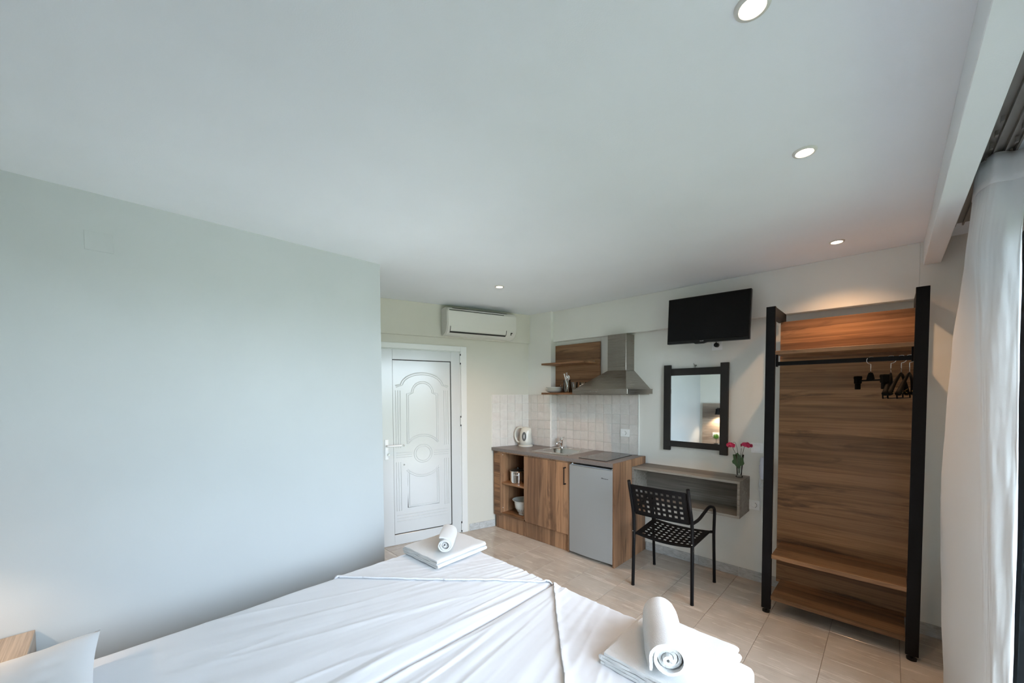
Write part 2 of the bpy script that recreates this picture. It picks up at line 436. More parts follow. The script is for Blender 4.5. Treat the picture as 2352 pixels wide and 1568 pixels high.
# wall tiles: helper lays a grid on a plane given by a matrix (local X along, Z up, -Y out)
def wall_tiles(parent, Mx, xs, zs, name='tile'):
    cache = {}
    for x0, x1 in zip(xs, xs[1:]):
        for z0, z1 in zip(zs, zs[1:]):
            w, h = x1-x0-.0034, z1-z0-.0034
            if w < .006 or h < .006: continue
            k = (round(w, 4), round(h, 4))
            if k not in cache:
                bm = B(); c = .0012
                v = [bm.verts.new((sx_*w/2, 0, sz*h/2)) for sx_, sz in ((-1, -1), (1, -1), (1, 1), (-1, 1))]
                v2 = [bm.verts.new((sx_*w/2, -.005, sz*h/2)) for sx_, sz in ((-1, -1), (1, -1), (1, 1), (-1, 1))]
                v3 = [bm.verts.new((sx_*(w/2-c), -.0062, sz*(h/2-c))) for sx_, sz in ((-1, -1), (1, -1), (1, 1), (-1, 1))]
                for a, b2 in ((v, v2), (v2, v3)):
                    for i in range(4): j = (i+1) % 4; bm.faces.new((a[i], a[j], b2[j], b2[i]))
                bm.faces.new(v3); bmesh.ops.recalc_face_normals(bm, faces=bm.faces[:])
                me = bpy.data.meshes.new('tile'); bm.to_mesh(me); bm.free(); me.materials.append(M_wtile); cache[k] = me
            o = bpy.data.objects.new(name, cache[k]); C.objects.link(o); o.parent = parent
            o.matrix_local = Mx @ Matrix.Translation(((x0+x1)/2, random.uniform(-.0004, .0004), (z0+z1)/2))
ZT = [.915]+[1.512-.0995*i for i in range(5, -1, -1)]
ZT = sorted(ZT)
def backing(s, b): return struct(s, b, M_wgrout)
xs = [-2.829]+[-1.804-.0985*i for i in range(10, -1, -1)]
b1 = backing('trim_5', bx(-2.832, -1.800, YK-.004, YK, .905, 1.513))
wall_tiles(b1, Matrix.Translation((0, YK-.004, 0)), xs, ZT)
b2_ = backing('trim_6', bx(-3.20, -2.832, 3.416, 3.42, .905, 1.513))
wall_tiles(b2_, Matrix.Translation((0, 3.416, 0)), [-3.176, -3.13, -3.031, -2.932, -2.834], ZT)
b3_ = backing('trim_7', bx(-2.832, -2.828, 3.42, YK-.004, .905, 1.513))
wall_tiles(b3_, Matrix.Translation((-2.828, 0, 0)) @ Matrix.Rotation(pi/2, 4, 'Z'), [3.420, 3.518], ZT)
bb = bx(1.925, 2.436, -.004, 0, .905, 1.513); b4_ = local_struct('trim_8', bb, M_wgrout)
wall_tiles(b4_, Matrix.Translation(dw(0, .004)) @ Matrix.Rotation(DROT, 4, 'Z'), [1.928, 2.027, 2.126, 2.225, 2.324, 2.423], ZT)
struct('trim_9', bx(-1.8035, -1.797, YK-.012, YK, .915, 1.513), mat('white_tile_edge_strip', (.78, .80, .78), .4))

# baseboards of marble pieces
def baseboard(name, Mx, xs):
    bk = bx(xs[0], xs[-1], -.006, 0, 0, .078); bk.transform(Mx); o = struct(name, bk, M_wgrout)
    for x0, x1 in zip(xs, xs[1:]):
        q = bx(x0+.0015, x1-.0015, -.012, -.006, .001, .080, bev=.0012); me = bpy.data.meshes.new('skirting_tile')
        q.transform(Matrix.Translation((-(x0+x1)/2, 0, 0))); bmesh.ops.recalc_face_normals(q, faces=q.faces[:]); q.to_mesh(me); q.free(); me.materials.append(M_marble)
        t = bpy.data.objects.new('skirting_tile', me); C.objects.link(t); t.parent = o; t.matrix_local = Mx @ Matrix.Translation(((x0+x1)/2, 0, 0))
baseboard('baseboard_kitchen', Matrix.Translation((0, YK, 0)), [-1.716, -1.541, -1.212, -.892, -.567, -.242, .118])
baseboard('baseboard_pier', Matrix.Translation((0, 3.462, 0)), [.118, XR-.001])
baseboard('baseboard_entrance', Matrix.Translation(dw(0)) @ Matrix.Rotation(DROT, 4, 'Z'), [1.640, 1.755, 1.955])
baseboard('baseboard_right', Matrix.Translation((XR, 0, 0)) @ Matrix.Rotation(-pi/2, 4, 'Z'), [-3.449, -3.2, -3.03])

# unseen terrace added outside the window, sized to bounce sunlight onto the ceiling
struct('trim_10', bx(.62, 1.8, -3, 6, -.10, -.02), paint('pale_terrace_paving', (.55, .55, .54), .7))
b = bx(1.76, 1.8, -3, 6, .98, 1.02)
for q in range(60): box(b, 1.773, 1.787, -3+q*.15, -2.986+q*.15, -.02, .98)
struct('trim_11', b, M_darkalu)
# window in the right wall
w1 = thing('window_1', None, None, (XR, 0, 0)); w1['kind'] = 'structure'
b = B()
for y0, y1, z0, z1 in ((WY0, WY0+.06, .0, WZ1), (WY1-.06, WY1, .0, WZ1), (WY0+.06, WY1-.06, 0, .06), (WY0+.06, WY1-.06, WZ1-.06, WZ1), (.80, .88, .06, WZ1-.06)):
    box(b, XR+.05, XR+.11, y0, y1, z0, z1, bev=.002)
obj('window_frame', b, M_darkalu, w1)
obj('pane', bx(XR+.075, XR+.081, WY0+.055, .805, .055, WZ1-.055), M_pane, w1)
obj('pane', bx(XR+.075, XR+.081, .875, WY1-.055, .055, WZ1-.055), M_pane, w1)
struct('window_2', bx(XR-.03, XR, WY1+.005, 3.02, 0, 2.22, bev=.003), M_darkalu)     # dark closed shutter leaf by the window

# entrance door
d1 = thing('door_1', None, None, dw(1.135), DROT); d1['kind'] = 'structure'
def dl(*a, **k): return obj(*a, parent=d1, local=True, **k)
b = B(); S0 = 1.135
def db(b, s0, s1, y0, y1, z0, z1, bev=.002): return box(b, s0-S0, s1-S0, y0, y1, z0, z1, bev=bev)
db(b, DS1-.062, DS1+.004, -.014, .06, 0, DZ1+.003); db(b, DS0-.004, DS0+.05, -.014, .06, 0, DZ1+.003); db(b, DS0+.05, DS1-.062, -.014, .06, DZ1-.05, DZ1+.003)
db(b, DS1-.072, DS1-.062, -.004, .06, 0, DZ1-.05); db(b, DS0+.05, DS1-.072, -.004, .06, DZ1-.058, DZ1-.05)
dl('door_frame', b, M_frame)
b = B(); PZ0, PZ1, PS0, PS1 = .108, 1.872, .834, 1.440
LS0, LS1, LZ1 = .706, 1.540, 1.974
db(b, LS0, PS0, -.012, .035, .006, LZ1); db(b, PS1, LS1, -.012, .035, .006, LZ1); db(b, PS0, PS1, -.012, .035, PZ1, LZ1); db(b, PS0, PS1, -.012, .035, .006, PZ0)
leaf = dl('door_leaf', b, M_door)
b = B(); g_ = .009
db(b, PS0, PS0+.003, -.002, .02, PZ0, PZ1, 0); db(b, PS1-g_, PS1, -.002, .02, PZ0, PZ1, 0); db(b, PS0, PS1, -.002, .02, PZ1-g_, PZ1, 0); db(b, PS0, PS1, -.002, .02, PZ0, PZ0+g_, 0)
dl('gasket', b, M_gasket)
pan = dl('door_panel', db(B(), PS0+.003, PS1-g_, -.006, .03, PZ0+g_, PZ1-g_, .0), M_door)
def arc(c, r, a0, a1, n=16, ry=None):
    ry = ry or r
    return [(c[0]+r*cos(R(a0+(a1-a0)*i/n)), -.006, c[1]+ry*sin(R(a0+(a1-a0)*i/n))) for i in range(n+1)]
def bead(pts, r=.0042):
    b = B(); tube(b, pts, r, 8, flat=None); return b
def moulding(pts, r=.0045, closed=False):
    r *= .95; b = B(); tube(b, [(p[0], -.006, p[-1]) for p in pts], r, 8, closed=closed); dl('moulding', b, M_door, smooth=60)
for k, r_ in ((0, .0055), (.020, .004)):
    a_ = arc((0, 1.60), .225-k, 8, 172, 24, .145-k)
    moulding([(.275-k*.4, 0, 1.613-k*.9)]+a_+[(-.275+k*.4, 0, 1.613-k*.9)], r_)
for k in (0, .018):        # upper panel with round head and concave foot
    a_ = arc((0, 1.54), .115-k, 0, 180, 16)
    f_ = arc((0, .905), .19+k, 142, 38, 12)
    moulding([(.163-k, 0, 1.53-k)]+a_+[(-.163+k, 0, 1.53-k)]+[(-.163+k, 0, 1.02+k)]+f_+[(.163-k, 0, 1.02+k)], .0045, True)
for k in (0, .018):        # lower panel
    f_ = arc((0, .905), .215+k, 222, 318, 12)
    moulding([(-.163+k, 0, .77-k)]+f_+[(.163-k, 0, .77-k), (.163-k, 0, .368+k), (-.163+k, 0, .368+k)], .0045, True)
for r_ in (.095, .075): moulding(arc((0, .912), r_, 0, 345, 24), .004, True)
for sg in (-1, 1):
    for q in (0, .022, .044):
        moulding([(sg*(.272-q), 0, 1.563), (sg*(.272-q), 0, .985)], .004); moulding([(sg*(.272-q), 0, .84), (sg*(.272-q), 0, .345)], .004)
        moulding([(sg*.272, 0, .890+q), (sg*(.115+.0), 0, .890+q)], .0035)
for q in (0, .03, .06): moulding([(-.272, 0, .30-q), (.25, 0, .30-q)], .004)
hd = dl('door_handle', db(B(), .750, .786, -.020, -.012, .875, 1.078, .004), M_plastic)
b = B(); tube(b, smoothpath([(.769-S0, -.02, 1.015), (.769-S0, -.062, 1.015), (.905-S0, -.058, 1.012)], .02), .010, 12)
obj('handle_lever', b, M_plastic, hd, local=True, smooth=50)
b = B(); lathe(b, [(.013, -.012), (.013, -.034), (.010, -.038)], (.785-S0, 0, .928), 20, 'Y', True, True); dl('door_lock', b, M_chrome, smooth=40)
for z_ in (1.008, .812):
    b = B(); bmesh.ops.create_uvsphere(b, u_segments=16, v_segments=10, radius=.009, matrix=Matrix.Translation((.937-S0, -.012, z_))); dl('door_stud', b, M_chrome, smooth=180)
for z_ in (1.90, 1.23, .07):
    b = B(); cyl(b, .006, -.045, .045, (1.546-S0, -.018, z_), 12); dl('hinge', b, M_frame, smooth=40)
    for dz in (-.047, .047):
        b = B(); cyl(b, .0066, -.009, .009, (1.546-S0, -.018, z_+dz), 12); dl('hinge_cap', b, M_text, smooth=40)

# ------------------------------------------------------------------ ceiling downlights
dlab = ['recessed ceiling downlight nearest the top edge of the photo, its disc cut by the frame', 'middle downlight of the row of three near the curtain side',
        'small recessed downlight in the ceiling above the open wardrobe', 'single downlight in the ceiling near the air conditioner']
for k, (x_, y_) in enumerate(((-.262, 1.078), (-.262, 1.855), (-.262, 3.085), (-2.508, 2.327))):
    t = thing('ceiling_downlight', dlab[k], 'downlight', (x_, y_, CZ), group='recessed ceiling downlights')
    b = B(); lathe(b, [(.0275, .0), (.0275, -.003), (.030, -.006), (.039, -.004), (.0405, 0)], (0, 0, 0), 36); obj('lamp_ring', b, M_rim, t, local=True, smooth=60)
    b = B(); lathe(b, [(.0275, -.0022), (.012, -.0028), (.001, -.003)], (0, 0, 0), 30, cap0=False, cap1=True); obj('lamp_lens', b, M_lamp, t, local=True, smooth=60)
    sp = bpy.data.lights.new('downlight_beam', 'SPOT'); sp.energy = (16, 16, 30, 38)[k]; sp.color = (1.0, .57, .28)
    sp.spot_size = R(128); sp.spot_blend = 1.0; sp.shadow_soft_size = .02
    so = bpy.data.objects.new('downlight_beam', sp); C.objects.link(so); so.location = (x_, y_, CZ-.012)

# curtain track
t = thing('curtain_track', 'grey double curtain track on the ceiling above the curtain', 'curtain track', (.27, .6, CZ))
b = bx(.236, .330, WY0, 3.2, CZ-.006, CZ-.0005); 
for x_ in (.236, .266, .296, .324): box(b, x_, x_+.006, WY0, 3.2, CZ-.022, CZ-.006)
obj('rail', b, M_alu, t)
for q in range(7):
    for x_ in (.254, .314): obj('glider', bx(x_-.004, x_+.004, 2.05+q*.1, 2.065+q*.1, CZ-.030, CZ-.012), M_alu, t)

# curtain
zs_ = [0.03, .39, .99, 1.38, 1.78, 2.14, 2.43]
hullx = [.228, .212, .197, .205, .222, .243, .242]; huly = [2.84, 2.82, 2.85, 2.85, 2.84, 2.70, 2.46]
crx = [.325, .312, .290, .276, .259, .249, .262]; cry = [2.44, 2.45, 2.45, 2.45, 2.45, 2.45, 2.33]
rex = [.379, .376, .372, .367, .361, .355, .355]; rey = [2.41, 2.41, 2.41, 2.41, 2.41, 2.40, 2.35]
def interp(a, z):
    for i in range(len(zs_)-1):
        if z <= zs_[i+1] or i == len(zs_)-2:
            t_ = max(0, min(1, (z-zs_[i])/(zs_[i+1]-zs_[i]))); t_ = t_*t_*(3-2*t_)*.5+t_*.5; return a[i]*(1-t_)+a[i+1]*t_
def catmull(P, n):
    out = []; Q = [P[0]]+P+[P[-1]]
    for i in range(1, len(Q)-2):
        for k in range(n):
            t_ = k/n; p0, p1, p2, p3 = Q[i-1], Q[i], Q[i+1], Q[i+2]
            out.append(0.5*((2*p1)+(p2-p0)*t_+(2*p0-5*p1+4*p2-p3)*t_*t_+(3*p1-p0-3*p2+p3)*t_**3))
    out.append(P[-1]); return out
def cpath(z):
    hx, hy, qx, qy, ex, ey = (interp(a, z) for a in (hullx, huly, crx, cry, rex, rey))
    P = [(.385, hy+.12), (hx+.06, hy+.10), (hx, hy+.01), (hx*.6+qx*.4-.008, hy*.6+qy*.4-.01), (qx-.010, qy+.04), (qx+.003, qy+.004), (qx+.012, qy-.012), (qx*.65+ex*.35-.004, qy*.62+ey*.38-.014), (qx*.3+ex*.7-.004, ey+.002), (ex-.006, ey-.004), (ex, ey+.004)]
    return catmull([Vector((p[0], p[1], z)) for p in P], 8)
ZC = [0.03+(2.43-.03)*i/70 for i in range(71)]
b = B(); rows = []
for z in ZC:
    pp = cpath(z); row = []
    for i, p in enumerate(pp):
        w_ = noise.noise(Vector((i*.12, z*3.2, 3)))*.004*min(1, (2.43-z)*4)+noise.noise(Vector((i*.35, z*11, 8)))*.0015
        row.append(b.verts.new((p.x+w_, p.y+w_*1.2, z)))
    rows.append(row)
for a, c in zip(rows, rows[1:]):
    for i in range(len(a)-1): b.faces.new((a[i], a[i+1], c[i+1], c[i]))
ct = obj('curtain', b, M_curtain, smooth=180)
tag(ct, 'long white curtain gathered beside the window, hanging to the floor', 'curtain')
md = ct.modifiers.new('thick', 'SOLIDIFY'); md.thickness = .003; md.offset = 0
b = B(); rws = []
for z in (2.335, 2.36, 2.40, 2.436):
    rws.append([b.verts.new((p.x-.003, p.y-.004, z)) for p in cpath(max(2.335, min(z, 2.43)))])
for a, c in zip(rws, rws[1:]):
    for i in range(len(a)-1): b.faces.new((a[i], a[i+1], c[i+1], c[i]))
hb = obj('header_tape', b, M_curtain, ct, smooth=180); md = hb.modifiers.new('thick', 'SOLIDIFY'); md.thickness = .003; md.offset = 0

# ------------------------------------------------------------------ small fittings on walls
def plate(name, label, cat, Mx, w, h, kind, group=None):
    t = thing(name, label, cat, Mx.translation, rot=Mx.to_euler(), group=group)
    fr = bx(-w/2, w/2, -.009, 0, -h/2, h/2, bev=.002, seg=2)
    obj('cover_plate', fr, M_plastic, t, local=True)
    if kind == 'socket':
        b = B(); lathe(b, [(.0215, -.0092), (.0215, -.013), (.019, -.013), (.0185, -.0045)], (0, 0, 0), 28, 'Y'); lathe(b, [(.0185, -.0045), (.001, -.0045)], (0, 0, 0), 28, 'Y'); obj('socket_cup', b, M_plastic, t, local=True, smooth=35)
        b = B()
        for sx_ in (-.0095, .0095): cyl(b, .0026, -.0052, -.0044, (sx_, 0, 0), 10, 'Y')
        obj('pin_hole', b, M_gasket, t, local=True)
        b = B(); tube(b, [(.0193*cos(R(a_)), -.0128, .0193*sin(R(a_))) for a_ in range(-70, 75, 12)], .0012, 5); obj('contact_ring', b, M_text, t, local=True)
    if kind == 'switch':
        obj('rocker', bx(-w*.3, w*.3, -.012, -.008, -h*.3, h*.3, bev=.001), M_plastic, t, local=True)
    return t
TR = Matrix.Translation
plate('wall_socket', 'square white power socket on the tiles above the hob', 'socket', TR((-1.945, YK-.0102, 1.128)), .098, .078, 'socket')
plate('wall_socket', 'white power socket on the wall just right of the grey shelf desk', 'socket', TR((-.786, YK, .620)), .078, .078, 'socket')
plate('wall_switch', 'white light switch beside the pink flowers and left wardrobe post', 'light switch', TR((-.772, YK, 1.085)), .086, .080, 'switch')
sk = plate('wall_socket', 'white socket under the television with a black plug in it', 'socket', TR((-1.085, YK, 1.932)), .082, .082, 'socket')
b = B(); lathe(b, [(.001, -.040), (.017, -.038), (.0185, -.03), (.0185, -.008)], (0, 0, 0), 20, 'Y'); tube(b, [(0, -.03, .015), (0, -.04, .06), (-.02, -.05, .10)], .004, 8)
tag(obj('power_plug', b.copy() if False else b, M_blackpl, None, smooth=50), 'round black plug pushed into the socket under the television', 'plug').location = (-1.085, YK-.001, 1.932)
mm = TR((XL, -.028, 2.240)) @ Matrix.Rotation(pi/2, 4, 'Z')
t = thing('junction_cover', 'blank rectangular cover plate high on the left wall', 'cover plate', mm.translation, pi/2)
obj('cover_plate', bx(-.046, .046, -.003, 0, -.044, .044, bev=.001), M_left, t, local=True)
# hair dryer style handset on the wall behind the left wardrobe post
t = thing('wall_handset', 'white wall mounted handset with coiled cord behind the left wardrobe post', 'handset', (-.70, YK, .95))
obj('wall_holder', bx(-.752, -.66, YK-.035, YK-.0005, .885, .955, bev=.006, seg=2), M_bluepl, t)
b = B(); lathe(b, [(.022, .85), (.033, .88), (.036, .93), (.036, .94), (.033, .945), (.032, 1.0), (.025, 1.02), (.002, 1.025)], (-.708, YK-.062, 0), 20, cap0=True); obj('handset_body', b, M_bluepl, t, smooth=50)
b = B(); tube(b, [(-.738+.011*cos(k*.9)+.006*sin(k*.05), YK-.03+.010*sin(k*.9), .865-.0011*k) for k in range(0, 110)], .0022, 5); obj('coiled_cord', b, M_plastic, t, smooth=180)
b = B(); tube(b, [(-.655+.009*cos(k*.9), YK-.03+.009*sin(k*.9), .86-.0011*k) for k in range(0, 40)], .0022, 5); obj('coiled_cord', b, M_plastic, t, smooth=180)
b = B(); tube(b, smoothpath([(-.744, YK-.02, .86), (-.757, YK-.015, .76), (-.735, YK-.012, .62), (-.735, YK-.010, .50), (-.70, YK-.010, .47)], .08), .0028, 6); obj('cord', b, M_plastic, t, smooth=180)

# ------------------------------------------------------------------ air conditioner
t = thing('air_conditioner', 'white split air conditioner high on the wall above the door', 'air conditioner', dw(1.735, .025, 2.135), DROT)
prof = [(0, .282), (-.125, .282), (-.168, .262), (-.184, .238), (-.190, .10), (-.176, .055), (-.145, .018), (-.10, .001), (-.03, -.002), (0, 0)]
b = B(); prism(b, prof, 'X', -.400, .402); bmesh.ops.bevel(b, geom=[e_ for e_ in b.edges if abs(e_.verts[0].co.x-e_.verts[1].co.x) < 1e-5], offset=.008, segments=2, affect='EDGES')
obj('housing', b, M_acpl, t, local=True, smooth=30)
b = B(); prism(b, [(-.185, .236), (-.1885, .236), (-.1945, .105), (-.188, .080), (-.184, .080), (-.188, .105)], 'X', -.392, .394); obj('front_panel', b, M_acpl, t, local=True, smooth=40)
b = B(); prism(b, [(-.187, .082), (-.190, .080), (-.183, .050), (-.168, .028), (-.164, .030), (-.180, .052)], 'X', -.362, .270); obj('air_flap', b, M_acpl, t, local=True, smooth=40)
b = B(); prism(b, [(-.176, .030), (-.168, .027), (-.160, .020), (-.158, .017), (-.150, .022)], 'X', -.366, .274)
for x_ in (-.367, .273): prism(b, [(-.191, .080), (-.186, .050), (-.170, .026), (-.166, .030), (-.180, .052), (-.184, .080)], 'X', x_, x_+.003)
obj('air_slot', b, M_gasket, t, local=True)
b = B(); prism(b, [(-.186, .243), (-.182, .248), (-.178, .246), (-.181, .241)], 'X', -.375, .245); obj('top_seam', b, M_gasket, t, local=True)
b = B(); prism(b, [(-.120, .2835), (-.160, .268), (-.162, .2665), (-.12, .2815)], 'X', -.33, .30); obj('intake_grille', b, M_text, t, local=True)
b = text_bm('DAIKIN', .018); b.transform(TR((-.350, -.1925, .103)) @ Matrix.Rotation(R(88), 4, 'X')); obj('brand_mark', b, M_text, t, local=True)
b = text_bm('INVERTER', .008); b.transform(TR((.322, -.1925, .103)) @ Matrix.Rotation(R(88), 4, 'X')); obj('brand_mark', b, M_text, t, local=True)
b = bx(.330, .350, -.190, -.170, .052, .062, bev=.002); box(b, .335, .339, -.180, -.165, .036, .052); obj('status_window', b, M_gasket, t, local=True)

# ------------------------------------------------------------------ kitchen unit
KX0, KX1, YF = -3.287, -1.722, 2.945
t = thing('kitchen_cabinet', 'brown wood laminate kitchen base cabinet with open shelves and one door', 'cabinet', (-2.75, 3.2, 0))
XO0, XO1 = -3.168, -2.812
# stepped left side follows the slanted wall
obj('side_panel', bx(XO0-.018, XO0, YF, 3.36, .188, .868, bev=.0005), M_woodv, t)
obj('filler_strip', bx(-3.283, XO0-.018, YF+.002, YF+.020, .150, .881, bev=.0005), M_woodh, t, label='narrow filler strip with horizontal grain at the left of the cabinet')
obj('divider_panel', bx(XO1, XO1+.016, YF+.019, 3.40, .188, .868), M_woodv, t)
obj('back_panel', bx(XO0, XO1, 3.34, 3.352, .188, .868), M_woodv, t)
obj('top_rail', bx(XO0-.018, -2.222, YF+.001, 3.30, .868, .8785), M_woodv, t)
obj('shelf', bx(XO0, XO1, YF+.012, 3.34, .515, .533, bev=.0005), M_woodh, t)
obj('bottom_shelf', bx(XO0-.018, XO1+.016, YF, 3.34, .170, .188, bev=.0005), M_woodh, t)
dr = obj('door', bx(-2.812, -2.232, YF, YF+.018, .172, .866, bev=.001), M_woodv, t)
b = B(); box(b, -2.262, -2.254, YF-.030, YF-.022, .655, .822, bev=.001)
for z_ in (.655, .812): box(b, -2.264, -2.252, YF-.030, YF, z_, z_+.010, bev=.001)
obj('handle', b, M_black, dr)
obj('end_panel', bx(-2.232, -2.218, YF+.002, 3.46, .008, .876, bev=.0005), M_woodv, t)
obj('plinth', bx(-3.272, -2.232, YF+.022, YF+.038, .002, .150+.018, bev=.0005), M_woodv, t)
for z_ in (.84, .24):
    b = B(); cyl(b, .004, XO0, XO0+.0015, (0, YF+.03, z_), 12, 'X'); obj('cam_cap', b, M_plastic, t)
t = thing('side_panel', 'tall wood laminate end panel on the right of the fridge', 'panel', (-1.731, 3.2, 0))
obj('board', bx(-1.741, -1.722, YF-.005, YK-.013, 0, .917, bev=.001), M_woodv, t)
# worktop (one continuous slab cut round the sink) with slanted left end
t = thing('worktop', 'grey brown laminate worktop running over cabinet and fridge', 'worktop', (-2.5, 3.2, .88))
SKX0, SKX1, SKY0, SKY1 = -2.735, -2.335, 3.085, 3.395
ZT0, ZT1 = .881, .915
b = B()
prism(b, [(-3.314, 2.937), (SKX0, 2.937), (SKX0, YK-.011), (-2.824, YK-.011), (-2.824, 3.409), (-3.172, 3.409)], 'Z', ZT0, ZT1)
prism(b, [(SKX1, 2.937), (-1.741, 2.937), (-1.741, YK-.011), (SKX1, YK-.011)], 'Z', ZT0, ZT1)
prism(b, [(SKX0, 2.937), (SKX1, 2.937), (SKX1, SKY0), (SKX0, SKY0)], 'Z', ZT0, ZT1)
prism(b, [(SKX0, SKY1), (SKX1, SKY1), (SKX1, YK-.011), (SKX0, YK-.011)], 'Z', ZT0, ZT1)
obj('slab', b, M_top, t)

# sink
t = thing('sink', 'stainless steel inset sink with a rounded bowl', 'sink', (-2.53, 3.24, ZT1))
b = B()
def rrect(x0, x1, y0, y1, r, z, n=6):
    out = []
    for cx, cy, a0 in ((x1-r, y1-r, 0), (x0+r, y1-r, 90), (x0+r, y0+r, 180), (x1-r, y0+r, 270)):
        for k in range(n+1):
            a = R(a0+90*k/n); out.append((cx+r*cos(a), cy+r*sin(a), z))
    return out
rings = [rrect(-2.775, -2.295, 3.018, 3.505, .02, ZT1+.0005), rrect(-2.772, -2.298, 3.021, 3.502, .02, ZT1+.004), rrect(-2.765, -2.305, 3.028, 3.495, .02, ZT1+.0045),
         rrect(-2.728, -2.342, 3.092, 3.388, .09, ZT1+.003), rrect(-2.722, -2.348, 3.098, 3.382, .09, ZT1-.006), rrect(-2.712, -2.358, 3.108, 3.372, .085, ZT1-.10), rrect(-2.69, -2.38, 3.13, 3.35, .07, ZT1-.135), rrect(-2.57, -2.50, 3.205, 3.275, .03, ZT1-.142)]
RV = [[b.verts.new(p) for p in r_] for r_ in rings]
for a, c in zip(RV, RV[1:]):
    n_ = len(a)
    for i in range(n_): j = (i+1) % n_; b.faces.new((a[i], a[j], c[j], c[i]))
b.faces.new(RV[-1]); obj('basin', b, M_sink, t, smooth=50)
b = B(); cyl(b, .030, ZT1-.1415, ZT1-.138, (-2.535, 3.24, 0), 24); obj('drain', b, M_chrome, t, smooth=40)
b = B()
for q in (-.020, 0, .020): cyl(b, .007, 3.3755, 3.3785, (-2.43+q, 0, ZT1-.035), 12, 'Y')
obj('overflow_slot', b, M_gasket, t)
t = thing('faucet', 'small chrome mixer tap behind the sink', 'tap', (-2.690, 3.435, ZT1+.0045))
b = B(); lathe(b, [(.024, 0), (.024, .008), (.019, .012), (.018, .075), (.021, .08), (.020, .098), (.010, .106)], (0, 0, 0), 24, cap0=True, cap1=True); obj('tap_body', b, M_chrome, t, local=True, smooth=40)
b = B(); tube(b, smoothpath([(0, -.005, .05), (0, -.06, .066), (.0, -.085, .060), (0, -.087, .046)], .015), .010, 12); obj('spout', b, M_chrome, t, local=True, smooth=50)
b = B(); tube(b, smoothpath([(0, 0, .10), (0, .0, .114), (.040, -.0, .118)], .01), .005, 10); obj('lever', b, M_chrome, t, local=True, smooth=50)
t = thing('hob', 'black ceramic glass hob set in the worktop', 'hob', (-1.99, 3.23, ZT1+.0003))
obj('glass_plate', bx(-2.140, -1.842, 2.992, 3.470, ZT1+.0003, ZT1+.006, bev=.001), M_hob, t)
b = B()
for cy_ in (3.12, 3.33):
    for rr in (.088, .085): tube(b, [(-1.99+rr*cos(2*pi*k/36), cy_+rr*sin(2*pi*k/36), ZT1+.0062) for k in range(36)], .0006, 4, closed=True)
obj('cooking_ring', b, M_textl, t)

# kettle
t = thing('kettle', 'cream white electric kettle with loop handle on the worktop', 'kettle', (-3.090, 3.270, ZT1), R(-10))
b = B(); lathe(b, [(.083, 0), (.085, .004), (.084, .012), (.070, .020), (.068, .022)], (0, 0, 0), 36, cap0=True, cap1=True); obj('kettle_base', b, M_kettle, t, local=True, smooth=40)
b = B(); lathe(b, [(.066, .022), (.073, .026), (.0735, .06), (.070, .13), (.062, .175), (.050, .205), (.030, .222), (.002, .227)], (0, 0, 0), 40, cap0=True)
for v in b.verts:
    a = math.atan2(v.co.y, v.co.x)
    if v.co.z > .15: k = max(0, cos(a-R(20)))**6*min(1, (v.co.z-.15)/.04)*max(0, min(1, (.222-v.co.z)/.02)); v.co.x += .024*k*cos(R(20)); v.co.y += .024*k*sin(R(20)); v.co.z += .006*k
obj('kettle_body', b, M_kettle, t, local=True, smooth=60)
hdir = Vector((-.80, -.60, 0)).normalized()
pts = [hdir*r_+Vector((0, 0, z)) for r_, z in ((.035, .212), (.062, .218), (.095, .206), (.120, .172), (.128, .125), (.120, .082), (.098, .050), (.066, .042))]
b = B(); tube(b, catmull(pts, 5), .011, 12, radii=None, flat=(.016, .012)); obj('kettle_handle', b, M_kettle, t, local=True, smooth=60)
fd = Vector((.62, -.785, 0)).normalized(); sd = Vector((.785, .62, 0)).normalized()
def ell(cr, ch, r_, off, z):
    b = B(); n_ = 28; pts = []
    for k in range(n_):
        a = 2*pi*k/n_; z_ = z+ch*sin(a); rad = interp2([(.06, .0735), (.13, .070), (.175, .062), (.205, .05)], z_)
        sx_ = cr*cos(a); pts.append(b.verts.new(fd*math.sqrt(max(0, (rad+off)**2-sx_**2))+sd*sx_+Vector((0, 0, z_))))
    c = b.verts.new(fd*(interp2([(.06, .0735), (.13, .070), (.175, .062), (.205, .05)], z)+off+.001)+Vector((0, 0, z)))
    for k in range(n_): b.faces.new((pts[k], pts[(k+1) % n_], c))
    return b
def interp2(tab, z):
    if z <= tab[0][0]: return tab[0][1]
    for (a, av), (c, cv) in zip(tab, tab[1:]):
        if z <= c: return av+(cv-av)*(z-a)/(c-a)
    return tab[-1][1]
obj('water_window', ell(.026, .052, 0, .0015, .118), M_greypl, t, local=True, smooth=180)
obj('water_gauge', ell(.0045, .026, 0, .0035, .118), M_plastic, t, local=True, smooth=180)

# fridge
FX0, FX1 = -2.212, -1.745
t = thing('mini_fridge', 'small silver fridge under the worktop between cabinet and end panel', 'fridge', (-1.98, 3.2, 0))
obj('fridge_body', bx(FX0+.004, FX1-.004, 3.00, 3.48, .012, .850, bev=.004), M_fridge, t)
b = B(); cv = [(FX0, 2.988)]+[(FX0+(FX1-FX0)*k/12, 2.944-.014*(1-((k-6)/6)**2)) for k in range(13)]+[(FX1, 2.988)]
prism(b, cv, 'Z', .028, .852); dr = obj('fridge_door', b, M_fridge, t, smooth=30)
b = B(); prism(b, [(FX1-.012, 2.9435), (FX1, 2.9435), (FX1+.0005, 2.99), (FX1-.012, 2.985)], 'Z', .026, .8535); box(b, FX0, FX1, 2.958, 2.988, .8525, .858, bev=.001); box(b, FX0, FX1, 2.95, 2.988, .022, .0275)
obj('door_trim', b, M_fridgee, dr)
